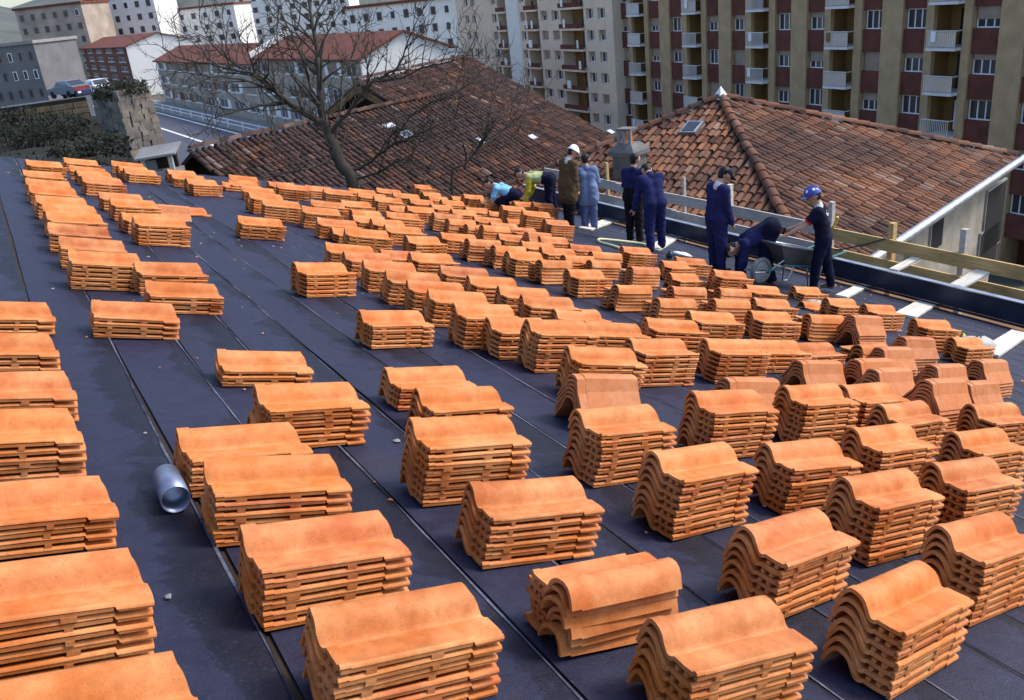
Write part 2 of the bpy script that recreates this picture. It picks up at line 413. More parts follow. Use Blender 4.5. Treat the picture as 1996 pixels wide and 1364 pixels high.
# ---- the long brick apartment block along the right
FA = at_depth((1880,200), 52.0)
fu = Vector(wray((150, 70))); fu.z = 0; fu.normalize(); fu = -fu          # along the facade, towards the camera side
fn = Vector((-fu.y, fu.x, 0))
if fn.dot(FA) < 0: fn = -fn                                            # inward
def f_uz(p):
    q = at_plane(p, FA, fn); return (q-FA).dot(fu), q.z
FM = frame(Vector((FA.x, FA.y, 0)), fu, fn, Vector((0,0,1)))
blk = empty('apartment_block', FM, 'long apartment block with ochre brick piers, maroon panels and white balconies', 'building')
def row_pt(x): return (x, 115+0.05*(x-1218))
z_sill1 = sum(f_uz(row_pt(x))[1] for x in (1525,1600,1700,1776))/4
z_sill2 = sum(f_uz((x, 168+0.1045*(x-1222)))[1] for x in (1525,1600,1700,1776))/4
FH = z_sill1-z_sill2
edges = [(1203,'w',1228),(1228,'p',1234),(1234,'b',1258),(1258,'p',1265.5),(1265.5,'w',1287),(1287,'p',1306.5),(1306.5,'w',1331),
 (1331,'p',1340),(1340,'b',1367.5),(1367.5,'p',1376.5),(1376.5,'w',1401),(1401,'p',1424.5),(1424.5,'w',1452.3),(1452.3,'p',1464),(1464,'b',1497.5),
 (1497.5,'p',1509),(1509,'w',1540),(1540,'p',1570),(1570,'w',1604),(1604,'p',1616),(1616,'b',1660.5),(1660.5,'p',1675),(1675,'w',1713),
 (1713,'p',1752.5),(1752.5,'w',1797),(1797,'p',1812),(1812,'b',1868.5),(1868.5,'p',1884),(1884,'w',1938),(1938,'p',1988),(1988,'w',2045),(2045,'p',2065)]
ROWS = range(-4, 4)                                                    # row 0 has its sill at z_sill1, rows count downwards
zb_, zt_ = z_sill1-FH*6.0, z_sill1+FH*4.6
rr = random.Random(11)
u_first, u_last = f_uz(row_pt(1203))[0], f_uz(row_pt(2065))[0]
MB().box(u_first, u_last, 1.6, 11, zb_, zt_).obj('wall', MAROON, blk)
MB().box(u_first-0.3, u_last+0.3, -0.4, 11.3, zt_, zt_+0.3).obj('roof', CONC, blk)
for x0, k, x1 in edges:
    a, b = f_uz(row_pt(x0))[0], f_uz(row_pt(x1))[0]
    if k == 'p':
        MB().box(a, b, 0.0, 1.598, zb_, zt_-0.003).obj('pilaster', OCHRE, blk)
    elif k == 'w':
        for r in ROWS:
            zs = z_sill1-FH*r; hw = FH*0.46
            MB().box(a+0.002, b-0.002, 0.16, 1.597, zs+hw-FH+0.002, zs-0.002).obj('spandrel_panel', MAROON, blk)
            sh = rr.choice([None, None, 0.45, 0.6, 0.97, 0.3])
            fwin(blk, a+0.06, b-0.06, zs+0.002, zs+hw, 0.45, 2 if b-a > 1.2 else 1, sh)
    else:
        for r in ROWS:
            zs = z_sill1-FH*r; zf = zs-FH*0.40
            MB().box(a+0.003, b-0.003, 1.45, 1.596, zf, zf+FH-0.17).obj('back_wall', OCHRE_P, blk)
            MB().box(a+0.002, b-0.002, -0.55, 1.44, zf-0.16, zf).obj('balcony_slab', RAIL_G, blk)
            d = MB().box(a+(b-a)*0.36, b-0.04, 1.38, 1.445, zf+0.02, zf+FH*0.80).obj('door', DARK_W, blk)
            MB().box(a+(b-a)*0.36+0.08, b-0.12, 1.36, 1.379, zf+0.10, zf+FH*0.76).obj('pane', GLASS if rr.random() < .6 else DARK, d)
            if rr.random() < 0.4: MB().box(a+(b-a)*0.42, a+(b-a)*(0.52+0.2*rr.random()), 1.34, 1.358, zf+0.12, zf+FH*0.74).obj('curtain', WHITE_P, d)
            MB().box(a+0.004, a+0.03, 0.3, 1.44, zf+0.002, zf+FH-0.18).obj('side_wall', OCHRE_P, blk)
            rl = MB(); n = max(6, int((b-a)/0.13))
            for i in range(n+1):
                xx = a+0.04+(b-a-0.11)*i/n; rl.box(xx, xx+0.03, -0.53, -0.50, zf, zf+0.95)
            rl.box(a+0.03, b-0.03, -0.54, -0.49, zf+0.95, zf+1.0)
            for xx in (a+0.03, b-0.06): rl.box(xx, xx+0.03, -0.49, 0.0, zf+0.93, zf+0.98)
            rail = rl.obj('railing', RAIL_G, blk)
            if rr.random() < 0.5: MB().box(a+0.05, b-0.05, -0.47, -0.45, zf+0.08, zf+0.9).obj('screen', RENDER_W if rr.random() < 0.6 else CREAM, rail)
            if rr.random() < 0.35:
                c = rr.choice([WHITE_P, WHITE_P, OCHRE_P]); x = a+0.2+rr.random()*0.4
                MB().box(x, x+0.35, -0.60, -0.57, zf+0.35, zf+0.95).obj('laundry', c, blk)

# ---- the cream block with paired windows, further back
GA = at_depth((1198,130), 84.0); GM = frame(Vector((GA.x, GA.y, 0)), fu, fn, Vector((0,0,1)))
def g_uz(p): q = at_plane(p, GA, fn); return (q-GA).dot(fu), q.z
cb = empty('cream_apartment_block', GM, 'cream apartment block with paired windows and deep open balconies behind the big roof', 'building')
g1, g2 = g_uz((1160,121))[1], g_uz((1164,162))[1]; GH = g1-g2
def gr_(x): return g_uz((x, 121+0.03*(x-1160)))[0]
gl, gr2 = gr_(900), gr_(1199)
ztop, zbot = g1+GH*4.4, g1-GH*5
MB().box(gl, gr2, 1.6, 12, zbot, ztop).obj('wall', CREAM, cb)
MB().box(gl-0.2, gr2+0.2, -0.3, 12.2, ztop, ztop+0.3).obj('roof', CONC, cb)
ged = [(900,'p',913),(913,'2',938),(938,'p',964),(964,'1',979),(979,'b',995),(995,'P',1018.5),(1018.5,'1',1033),(1033,'b',1056),(1056,'2',1099),(1099,'b',1143),(1143,'2',1188),(1188,'p',1199)]
for x0, k, x1 in ged:
    a, b = gr_(x0), gr_(x1)
    if k in 'pP': MB().box(a, b, 0, 1.598, zbot, ztop-0.003).obj('pier', RENDER_W if k == 'P' else CREAM, cb)
    else:
        for r in range(-4, 5):
            zs = g1-GH*r
            if k in '12':
                MB().box(a+0.002, b-0.002, 0.02, 1.597, zs+GH*0.5-GH+0.002, zs-0.002).obj('spandrel_panel', CREAM, cb)
                n = int(k); wdt = (b-a)/n
                for i in range(n):
                    c0 = a+wdt*i; 
                    fwin(cb, c0+wdt*0.22, c0+wdt*0.82, zs, zs+GH*0.495, 0.35, 1, rr.choice([None, 0.5, 0.9, None]))
                for i in range(n+1):
                    c0 = a+wdt*i; lo = c0-wdt*0.18 if i else a+0.002; hi = c0+wdt*0.22 if i < n else b-0.002
                    MB().box(lo, hi, 0.022, 1.59, zs+0.001, zs+GH*0.5-0.001).obj('wall_pier', CREAM, cb)
            else:
                zf = zs-GH*0.4
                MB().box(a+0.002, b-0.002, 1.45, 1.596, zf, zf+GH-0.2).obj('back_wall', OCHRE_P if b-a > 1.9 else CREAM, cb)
                MB().box(a+0.002, b-0.002, -0.3, 1.44, zf-0.2, zf).obj('balcony_slab', CREAM, cb)
                MB().box(a+0.003, b-0.003, -0.29, -0.22, zf+0.002, zf+0.45 if b-a > 1.9 else zf+0.95).obj('parapet', MAROON if b-a > 1.9 else RENDER_W, cb)
                MB().box(a+(b-a)*0.4, b-(b-a)*0.15, 1.40, 1.445, zf+0.02, zf+GH*0.72).obj('door', GLASS, cb)
                for _ in range(rr.randint(0, 2)):
                    x = a+0.15+rr.random()*max(0.1, b-a-0.7)
                    MB().box(x, x+0.4, -0.36, -0.31, zf+0.1, zf+0.9).obj('laundry', rr.choice([WHITE_P, WHITE_P, MAROON]), cb)

# ---- street-side houses on the left: a block has its near right-hand corner at B and runs away along st_u
def street_house(name, label, B, L, depth, z_eave, rise, wall, end_wall, roofm, floors, cols, parapet=False, windows=True):
    z0 = ZS-0.2; M = frame(Vector((B.x, B.y, 0)), st_u, -st_v, Vector((0,0,1)))
    h = empty(name, M, label, 'building')
    MB().box(0.3, L, 0.3, depth-0.01, z0, z_eave).obj('wall', wall, h)
    FHh = (z_eave-z0-0.6)/floors
    e = MB(); e.add([(0,0,z0),(0,depth,z0),(0,depth,z_eave),(0,depth/2,z_eave+rise-0.15),(0,0,z_eave),(0.28,0,z0),(0.28,depth,z0),(0.28,depth,z_eave),(0.28,depth/2,z_eave+rise-0.15),(0.28,0,z_eave)],
        [(4,3,2,1,0),(5,6,7,8,9),(0,1,6,5),(1,2,7,6),(2,3,8,7),(3,4,9,8),(4,0,5,9)])
    e.obj('end_wall', end_wall, h)
    for sgn, nm in ((0,'front'),(1,'back')):
        ya, yb = (-0.5, depth/2) if sgn == 0 else (depth+0.5, depth/2)
        za, zb = z_eave-0.12, z_eave+rise
        r = MB(); r.add([(-0.3,ya,za),(L+0.3,ya,za),(L+0.3,yb,zb),(-0.3,yb,zb),(-0.3,ya,za-0.18),(L+0.3,ya,za-0.18),(L+0.3,yb,zb-0.18),(-0.3,yb,zb-0.18)],
            [(0,1,2,3),(7,6,5,4),(0,4,5,1),(1,5,6,2),(2,6,7,3),(3,7,4,0)]); r.obj('roof', roofm, h)
    if parapet: 
        p = MB(); p.add([(L-0.2,-0.7,z_eave-0.1),(L-0.2,depth/2,z_eave+rise+0.15),(L-0.2,depth/2,z_eave+rise+0.7),(L-0.2,-0.7,z_eave+0.45),(L+0.4,-0.7,z_eave-0.1),(L+0.4,depth/2,z_eave+rise+0.15),(L+0.4,depth/2,z_eave+rise+0.7),(L+0.4,-0.7,z_eave+0.45)],
            [(0,1,2,3),(7,6,5,4),(0,4,5,1),(1,5,6,2),(2,6,7,3),(3,7,4,0)]); p.obj('parapet', RENDER_W, h)
    for j in range(floors):
        zf = z0+0.6+FHh*j
        for i in range(cols):
            xa = 0.5+(L-0.8)*(i+0.22)/cols; xb = 0.5+(L-0.8)*(i+0.80)/cols
            if windows: 
                fw = fwin(h, xa, xb, zf+FHh*0.30, zf+FHh*0.82, 0.12, 1, rr.choice([None, 0.4, None, 0.95]), sill=True)
                if name == 'stone_house' and rr.random() < 0.7:
                    lw = (xb-xa)*0.36; cm = rr.choice([WHITE_P, WHITE_P, SHUT, BRICK])
                    for q0, q1 in ((xa-lw, xa), (xb, xb+lw*0.9)): MB().box(q0, q1, -0.07, -0.025, zf+FHh*0.30, zf+FHh*0.81).obj('shutter', cm, fw)
        # wall skin around the windows, pier by pier
        for i in range(cols+1):
            lo = 0.3 if i == 0 else 0.5+(L-0.8)*(i-1+0.80)/cols
            hi = L if i == cols else 0.5+(L-0.8)*(i+0.22)/cols
            MB().box(lo, hi, -0.02, 0.298, zf+FHh*0.30+0.001, zf+FHh*0.82-0.001).obj('wall_pier', wall, h)
        MB().box(0.3, L, -0.02, 0.298, zf+FHh*0.82, zf+FHh*1.30 if j < floors-1 else z_eave).obj('wall_band', wall, h)
    MB().box(0.3, L, -0.02, 0.298, z0, z0+0.6+FHh*0.30).obj('wall_band', wall, h)
    return h
u300 = (at_z((300,216), ZS)-s_near).dot(st_u)
V0 = -4.2
def su(px, py=None):   # street u of a facade corner seen at photo column px
    q = at_plane(px, ST(0, V0), st_v); return (q-s_near).dot(st_u), q.z
ua, za = su((702,112)); ub, zb2 = su((500,117)); uc, _ = su((304,121))
street_house('stone_house', 'brownish stone house with red roof and white gable wall behind the bare tree', ST(ua, V0), ub-ua, 8.5, za, 1.75, STONE_F, RENDER_W, RED_ROOF, 3, 7, True)
street_house('stone_house', 'stone terrace house with red roof at the far street corner beside the white gable', ST(ub+0.5, V0), uc-ub-0.5, 8.5, su((400,119))[1], 1.75, STONE_F, STONE_F, RED_ROOF, 3, 8)
ud, zd = su((241,84)); ue, _ = su((116,108))
street_house('brick_house', 'brown brick house with red roof and tall white gable above the parked cars', ST(ud, V0-0.2), (ue-ud), 12, zd-0.5, 1.8, BRICK, RENDER_W, RED_ROOF, 5, 8)
# far blocks of flats along the top edge
def far_flats(label, px0, px1, pbase, ptop, d, wall, cols, rows, name='far_flats', hidden=0.0):
    A, B = at_depth((px0, pbase), d), at_depth((px1, pbase), d*0.99)
    u = B-A; u.z = 0; L = u.length; u.normalize(); n = Vector((-u.y, u.x, 0))
    if n.dot(A) < 0: n = -n
    zt = at_depth(((px0+px1)/2, ptop), d).z
    h = empty(name, frame(Vector((A.x, A.y, 0)), u, n, Vector((0,0,1))), label, 'building')
    MB().box(0, L, 0, 12, -12, zt).obj('wall', wall, h)
    MB().box(-0.3, L+0.3, -0.4, 12.3, zt, zt+0.5).obj('roof', RED_ROOF if wall is not GREY_R else CONC, h)
    for j in range(rows):
        for i in range(cols):
            x = L*(i+0.3)/cols; z = zt-2.6-j*3.0
            f = MB().box(x, x+L*0.38/cols, -0.08, -0.002, z, z+1.5).obj('window', rr.choice([SHUT, WHITE_P, GREY_R]), h)
            MB().box(x+0.12, x+L*0.38/cols-0.12, -0.12, -0.081, z+0.12, z+1.38).obj('pane', GLASS, f)
far_flats('dark grey block of flats at the left end above the parked cars', -30, 92, 180, 88, 150, GREY_R, 6, 6)
far_flats('dull brown flats behind the brick house roof', 60, 190, 130, 12, 215, STONE_F, 6, 6)
far_flats('tall pale flats behind the white gable', 200, 330, 130, -5, 230, RENDER_W, 6, 7)
far_flats('low pale flats over the stone house roof', 320, 480, 130, 15, 240, RENDER_W, 7, 6)
far_flats('white flats behind the bare tree top', 485, 700, 130, -25, 260, RENDER_W, 9, 7)
far_flats('white flats rising behind the white gable wall', 690, 950, 130, 2, 170, RENDER_W, 10, 5)

# ================================================================== OLD TILED ROOFS
def barrel(Lt=0.42, r0=0.083, r1=0.066, seg=5):
    """curved clay tile, x along the slope downwards, crown up"""
    mb = MB(); vs = []
    for x, r in ((0, r1), (Lt, r0)):
        for t in (0, 0.013):
            for k in range(seg+1):
                a = math.pi*(0.04+0.92*k/seg); vs.append((x, math.cos(a)*(r-t), math.sin(a)*(r-t)*0.92))
    n = seg+1; fs, sm = [], []
    for k in range(seg): fs.append((k, k+1, 2*n+k+1, 2*n+k))
    mb.add(vs, fs, 0, True)
    fs = [(2*n+k, 2*n+k+1, 3*n+k+1, 3*n+k) for k in range(seg)] + [(k+1, k, n+k, n+k+1) for k in range(seg)]
    mb.add(vs, fs, 0, False)
    return mb
BAR = barrel(); BARREL_ME = BAR.mesh('barrel_tile', OLD_TILE); BARREL_DK = BAR.mesh('barrel_tile_dark', DARK_TILE); RIDGE_ME = barrel(0.46, 0.115, 0.098, 6).mesh('ridge_cap', OLD_TILE); RIDGE_DK = barrel(0.46, 0.115, 0.098, 6).mesh('ridge_cap_dark', DARK_TILE)
cam_pos = Vector((0,0,0))
def in_view(p):
    q = RW.T @ np.array(p); 
    if q[2] < 1: return False
    x, y = CX+F_PX*q[0]/q[2], CY+F_PX*q[1]/q[2]
    return -30 < x < 2030 and -30 < y < 1400
def tile_face(roof, inv, poly, down, u, o, seed, spacing=0.185, expo=0.30, keep=150, dark=False):
    """cover the planar polygon (world points) with barrel tiles: the KEEP largest in view are parts, the rest one field"""
    r = random.Random(seed); n = u.cross(down).normalized()
    if n.z < 0: n = -n
    P2 = [((p-o).dot(u), (p-o).dot(down)) for p in poly]
    def inside(a, b):
        c = False; j = len(P2)-1
        for i in range(len(P2)):
            if (P2[i][1] > b) != (P2[j][1] > b) and a < (P2[j][0]-P2[i][0])*(b-P2[i][1])/(P2[j][1]-P2[i][1])+P2[i][0]: c = not c
            j = i
        return c
    us, ds = [q[0] for q in P2], [q[1] for q in P2]
    spots = []
    i0, i1 = int(min(us)/spacing)-1, int(max(us)/spacing)+2
    j0, j1 = int(min(ds)/expo)-1, int(max(ds)/expo)+2
    for i in range(i0, i1):
        wob = r.gauss(0, 0.012)
        for j in range(j0, j1):
            a, b = i*spacing, j*expo
            if inside(a, b+expo*0.5):
                spots.append((o+u*(a+wob+r.gauss(0, 0.010))+down*(b+r.gauss(0, 0.018)), r.gauss(0, 0.035)))
    kept = []
    side = n.cross(down).normalized()
    def mat(p, t):
        c, s = math.cos(t), math.sin(t); x = down*c+side*s
        x = (x+n*0.05).normalized(); y = n.cross(x).normalized(); return frame(p+n*0.01, x, y, x.cross(y))
    vis = sorted((q for q in spots if in_view(q[0])), key=lambda q: q[0].length)
    ids = set(id(q) for q in vis[:keep])
    fld = MB()
    for q in spots:
        Mx = inv @ mat(*q)
        if id(q) in ids: link('tile', BARREL_DK if dark else BARREL_ME, roof, Mx)
        else: fld.add([Mx @ Vector(v) for v in BAR.v], BAR.f, 0, True, r.random())
    if fld.v: tag(fld.obj('tile_field', DARK_TILE_F if dark else OLD_TILE_F, roof, tint=True), kind='stuff')
def caps(roof, inv, a, b, seed, step=0.36, dark=False):
    r = random.Random(seed); d = (b-a); L = d.length; d.normalize()
    side = Vector((0,0,1)).cross(d).normalized(); up = d.cross(side)
    for i in range(int(L/step)):
        p = a+d*(i*step)+up*0.02+side*r.gauss(0, 0.012); x = (d+up*0.04+side*r.gauss(0, .03)).normalized(); y = up.cross(x).normalized()
        link('ridge_tile', RIDGE_ME if not dark else RIDGE_DK, roof, inv @ frame(p, x, y, x.cross(y)))
ROOF_BASE = M_('roof_bed', (0.05,0.03,0.024), 0.95, 0.3, 3.0)

# ---- hip-roofed neighbour beyond the eave
ZE = -5.5
C1, C2, C0 = at_z((1598,562), ZE), at_z((1981,309), ZE), at_z((784,455), ZE)
C3 = C0+C2-C1; AP = at_depth((1405,194), 22.0)
hip = empty('hip_roofed_house', Matrix.Translation((C1.x, C1.y, ZE)), 'house with weathered orange hip roof just beyond the guard rail', 'house')
hipr = link('roof', (lambda mb: mb.mesh('roof', ROOF_BASE))(MB().add([C0-C1, C1-C1, C2-C1, C3-C1, AP-C1, (C0+C1+C2+C3)/4-C1-Vector((0,0,0.05))], [(0,1,4),(1,2,4),(2,3,4),(3,0,4),(3,2,5),(2,1,5),(1,0,5),(0,3,5)])), hip)
hinv = hip.matrix_basis.inverted()                                   # tiles are sub-parts: house > roof > tile
def tiles_on(roof, inv, poly, seed, keep):
    o = poly[0]; u = (poly[1]-poly[0]).normalized(); apex = poly[2]
    up = (apex-o)-u*(apex-o).dot(u)
    tile_face(roof, inv, poly, -up.normalized(), u, o, seed, keep=keep)
tiles_on(hipr, hinv, [C0, C1, AP], 1, 170)
tiles_on(hipr, hinv, [C1, C2, AP], 2, 130)
for a, b, s in ((AP, C1, 1), (AP, C0, 2), (AP, C2, 3)): caps(hipr, hinv, a+Vector((0,0,0.06)), b+Vector((0,0,0.06)), s)
hb = hip.matrix_basis.inverted()
# peak ornament, roof window, walls, gutter
MB().add([hb @ (AP+Vector(q)) for q in ((-.16,-.16,.02),(.16,-.16,.02),(.16,.16,.02),(-.16,.16,.02),(0,0,.34))], [(0,1,4),(1,2,4),(2,3,4),(3,0,4),(3,2,1,0)]).obj('finial', WHITE_P, hip)
cen = (C0+C2)/2
def inset(p, k=0.95): return cen+(p-cen)*k
wl = MB()
for a, b in ((C0,C1),(C1,C2),(C2,C3),(C3,C0)):
    A, B = inset(a), inset(b); d = (B-A).normalized(); nn = Vector((d.y,-d.x,0))
    z1 = ZE-0.06; 
    wl.add([hb @ Vector((q.x,q.y,z)) for q, z in ((A,z1),(B,z1),(B,-11.5),(A,-11.5))], [(0,3,2,1)])
wl.obj('wall', STONE_W, hip)
# openings and downpipe on the wall under the right-hand eave
A, B = inset(C1), inset(C2); wd = (B-A).normalized(); wn = Vector((wd.y,-wd.x,0))
if wn.dot(A-cen) < 0: wn = -wn
def wall_px(p): q = at_plane(p, A, wn); return (q-A).dot(wd), q.z
WM = hb @ frame(Vector((A.x,A.y,0)), wd, -wn, Vector((0,0,1)))
for (pa, pb) in (((1813,428),(1832,478)),((1922,372),(1946,470)),((1908,455),(1935,520))):
    (u0, z0), (u1, z1) = wall_px(pa), wall_px(pb)
    f = MB().box(u0, u1, -0.05, 0.02, min(z0,z1), max(z0,z1), 0, WM).obj('window', CONC, hip)
    MB().box(u0+0.05, u1-0.05, -0.06, -0.051, min(z0,z1)+0.05, max(z0,z1)-0.05, 0, WM).obj('pane', DARK, f)
gp = [hb @ (C1+(C2-C1)*t+wn*0.15+Vector((0,0,0.0))) for t in np.linspace(0.0, 1.02, 9)]
MB().tube(gp, 0.10, 10).obj('gutter', ZINC, hip)
gp2 = [hb @ (C1+(C0-C1)*t+Vector((-0.06,-0.1,-0.05))) for t in np.linspace(0.0, 1.0, 9)]
MB().tube(gp2, 0.075, 8).obj('gutter', ZINC, hip)
u0, z0 = wall_px((1768,470))
MB().tube([WM @ Vector((u0,-0.07,ZE-0.1)), WM @ Vector((u0,-0.07,-11))], 0.05, 8).obj('downpipe', ZINC, hip)
# roof window on the hip face towards us
def on_face(p, a, b, c): return at_plane(p, a, (b-a).cross(c-a))
def skylight(parent, root, p, face, w_, l_, m1, name='skylight'):
    a, b, c = face; q = on_face(p, a, b, c); n = (b-a).cross(c-a).normalized()
    if n.z < 0: n = -n
    u = (b-a).normalized(); v = n.cross(u); Mx = root.matrix_basis.inverted() @ frame(q+n*0.1, u, v, n)
    f = MB().box(-w_/2, w_/2, -l_/2, l_/2, -0.06, 0.03, 0, Mx).obj(name, ZINC, parent)
    MB().box(-w_/2+0.05, w_/2-0.05, -l_/2+0.05, l_/2-0.05, 0.031, 0.04, 0, Mx).obj('pane', m1, f)
skylight(hip, hip, (1350,255), (C0, C1, AP), 0.45, 0.5, GLASS)

# ---- big old roof to the left: near house and taller house behind it, one plane of tiles
Q1, Q2 = at_z((372,296), -3.0), at_z((770,206), -3.0)
P1, P2 = at_z((697,161), -2.25), at_z((915,113), -2.25)
g_ = (P2-P1); g_.z = 0; g_.normalize(); g2_ = (Q2-Q1); g2_.z = 0; g2_.normalize()
def down_of(g, pitch):
    h = Vector((g.y, -g.x, 0))
    return (h*math.cos(pitch)+Vector((0,0,-1))*math.sin(pitch)).normalized()
PITCH = math.radians(29)
def old_house(name, label, A, B, dn_len, up_len, seed, keep, extra_a=0.0, extra_b=0.0):
    g = (B-A).normalized(); dn = down_of(g, PITCH); up = down_of(-g, PITCH)
    A, B = A-g*extra_a, B+g*extra_b
    root = empty(name, Matrix.Translation(A), label, 'house'); inv = root.matrix_basis.inverted()
    pts = [A, B, B+dn*dn_len, A+dn*dn_len, B+up*up_len, A+up*up_len]
    r = MB().add([inv @ p for p in pts]+[inv @ (p-Vector((0,0,0.12))) for p in pts], [(0,3,2,1),(0,1,4,5),(6,7,8,9),(7,6,11,10),(0,5,11,6),(3,0,6,9),(1,2,8,7),(4,1,7,10),(3,9,8,2)]).obj('roof', ROOF_BASE, root)
    tile_face(r, inv, pts[:4], dn, g, A, seed, keep=keep, dark=True)
    caps(r, inv, A+Vector((0,0,0.05)), B+Vector((0,0,0.05)), seed+1, dark=True)
    a0, b0 = A+g*0.45, B-g*0.3
    wmb = MB()
    for c in (a0, b0):
        q = [c+dn*(dn_len-0.4), c, c+up*(up_len-0.4)]
        q = [p-Vector((0,0,0.14)) for p in q]
        wmb.add([inv @ p for p in (q[0], q[1], q[2], Vector((q[2].x,q[2].y,-11.4)), Vector((q[0].x,q[0].y,-11.4)))], [(0,1,2,3,4)])
    for dd, ln in ((dn, dn_len), (up, up_len)):
        q = [a0+dd*(ln-0.4)-Vector((0,0,0.14)), b0+dd*(ln-0.4)-Vector((0,0,0.14))]
        wmb.add([inv @ p for p in (q[0], q[1], Vector((q[1].x,q[1].y,-11.4)), Vector((q[0].x,q[0].y,-11.4)))], [(0,1,2,3)])
    wmb.obj('wall', DARK_W, root)
    return root, r, g, dn, pts
near_h, near_r, gN, dN, ptN = old_house('tiled_house', 'low house with dark weathered tile roof behind the bare tree', Q1, Q2, 7.8, 5.0, 20, 200, 0.0, 3.2)
far_h, far_r, gF, dF, ptF = old_house('tiled_house', 'larger old house with brown tile roof and dark open gable', P1, P2, 9.0, 5.0, 30, 40)
fN = (Q1, Q2, Q1+dN); fF = (P1, P2, P1+dF)
for p, fc, pr, m_, w1, l1 in (((757,251), fN, near_h, WHITE_P, 0.42, 0.22), ((790,268), fN, near_h, GLASS, 0.42, 0.32), ((1035,273), fF, far_h, WHITE_P, 0.42, 0.25), ((1188,262), fF, far_h, WHITE_P, 0.35, 0.25), ((935,280), fN, near_h, WHITE_P, 0.16, 0.3)):
    skylight(pr, pr, p, fc, w1, l1, m_)
# gable beam in the dark opening
q = P1-Vector((0,0,0.25)); inv = far_h.matrix_basis.inverted()
up_ = down_of(-gF, PITCH)
MB().bar(inv @ (P1-gF*0.05-Vector((0,0,.2))), inv @ (P1+up_*3.2-gF*0.05-Vector((0,0,.2))), 0.12, 0.18).obj('verge_board', WOOD_B, far_h)
MB().bar(inv @ (P1-gF*0.05-Vector((0,0,.2))), inv @ (P1+dF*2.6-gF*0.05-Vector((0,0,.2))), 0.12, 0.18).obj('verge_board', WOOD_B, far_h)
MB().bar(inv @ (P1+dF*0.9-gF*0.02-Vector((0,0,.3))), inv @ (P1+dF*0.9-gF*0.02-Vector((0,0,1.6))), 0.12, 0.12, (1,0,0)).obj('post', WOOD_B, far_h)

# ---- chimney on the valley between the two roofs
cq = on_face((1228,338), C0, C1, AP); dchi = np.dot(RW.T @ np.array(cq), (0,0,1)); k = dchi/F_PX
ch = empty('chimney', frame(cq, (C1-C0).normalized(), Vector((0,0,1)).cross((C1-C0).normalized()), Vector((0,0,1))), 'grey rendered chimney with overhanging cap and two orange pots', 'chimney')
wch = 46*k/2
CHIM = M_('sooty_render', (0.17,0.165,0.165), 0.95, 0.35, 3.0, bmp=0.5, dirt=(0.07,0.068,0.066))
MB().box(-wch, wch, -wch, wch, -0.6, 38*k).obj('stack', CHIM, ch)
cp = MB(); z0 = 38*k; z1 = 46*k; z2 = 60*k; W1 = wch*1.28
cp.add([(-W1,-W1,z0),(W1,-W1,z0),(W1,W1,z0),(-W1,W1,z0),(-W1,-W1,z1),(W1,-W1,z1),(W1,W1,z1),(-W1,W1,z1),(-W1*.55,-W1*.55,z2),(W1*.55,-W1*.55,z2),(W1*.55,W1*.55,z2),(-W1*.55,W1*.55,z2)],
  [(3,2,1,0),(0,1,5,4),(1,2,6,5),(2,3,7,6),(3,0,4,7),(4,5,9,8),(5,6,10,9),(6,7,11,10),(7,4,8,11),(8,9,10,11)]).obj('cap', CHIM, ch)
for sx in (-0.62, -0.1, 0.5):
    MB().box(wch*sx-0.05*0.8, wch*sx+0.05*0.8, -wch*0.6, -wch*0.45, z2-0.06, z2+24*k).obj('pot_pier', CONC, ch)
for sx in (-0.36, 0.22):
    MB().tube([(wch*sx,0,z2-0.05),(wch*sx,0,z2+10*k),(wch*sx,0,z2+22*k)], [5*k,4.4*k,4*k], 10).obj('pot', ORANGE, ch)
MB().box(-wch*0.75, wch*0.65, -wch*0.66, wch*0.5, z2+24*k, z2+28*k).obj('top_slab', CHIM, ch)

# ---- stone pier with ivy at the end of the bank, and the small shed
PIER_S = M_('rubble_grey', (0.17,0.15,0.135), 0.95, 0.4, 3.0, bmp=0.7, dirt=(0.09,0.08,0.075)); PIER_S2 = M_('rubble_tan', (0.22,0.185,0.15), 0.95, 0.4, 3.0, bmp=0.7, dirt=(0.10,0.09,0.08))
pb, pt = at_depth((268,305), 31.0), at_depth((252,168), 31.0)
kp = 31.0/F_PX
pier = empty('stone_pier', Matrix.Translation((pb.x, pb.y, 0)), 'tall grey stone pier topped with ivy at the edge of the dark bank', 'wall')
ht = pt.z-pb.z; nco = 13
for j in range(nco):
    z = pb.z+ht*j/nco; n = 5
    for i in range(n):
        for side in range(4):
            hw = 38*kp*(1.05-0.1*j/nco); wdt = 2*hw/n; a = -hw+wdt*i+random.uniform(-.22,.22)*wdt*(0 < i < n-1); wdt *= random.uniform(1.0,1.15)
            Mx = Matrix.Rotation(side*math.pi/2+0.5, 4, 'Z')
            MB().box(a+0.01, a+wdt-0.012, -hw-random.random()*0.035, -hw+0.18, z+random.uniform(-.015,.012), z+ht/nco-random.uniform(-.02,.012), 0, Mx).obj('stone', PIER_S if random.random() < .6 else PIER_S2, pier)
hw = 37*kp
MB().box(-hw+0.03, hw-0.03, -hw+0.03, hw-0.03, pb.z-6, pt.z-0.01, 0, Matrix.Rotation(0.5, 4, 'Z')).obj('core', PIER_S, pier)
def ivy(parent, cen_, rx, ry, rz, n, seed):
    mb = MB(); r = random.Random(seed)
    for i in range(n):
        a = r.random()*6.28; q = math.sqrt(r.random()); p = Vector(cen_)+Vector((math.cos(a)*q*rx, math.sin(a)*q*ry, abs(r.gauss(0, .5))*rz-0.05-0.25*(q > .8)*r.random()))
        d = Vector((r.gauss(0,1), r.gauss(0,1), r.gauss(0,1))).normalized(); e = d.orthogonal().normalized(); s = 0.035+0.05*r.random()
        mb.add([p-d*s, p+e*s*0.6, p+d*s, p-e*s*0.6], [(0,1,2,3)])
    return tag(mb.obj('ivy', LEAF, parent), kind='stuff')
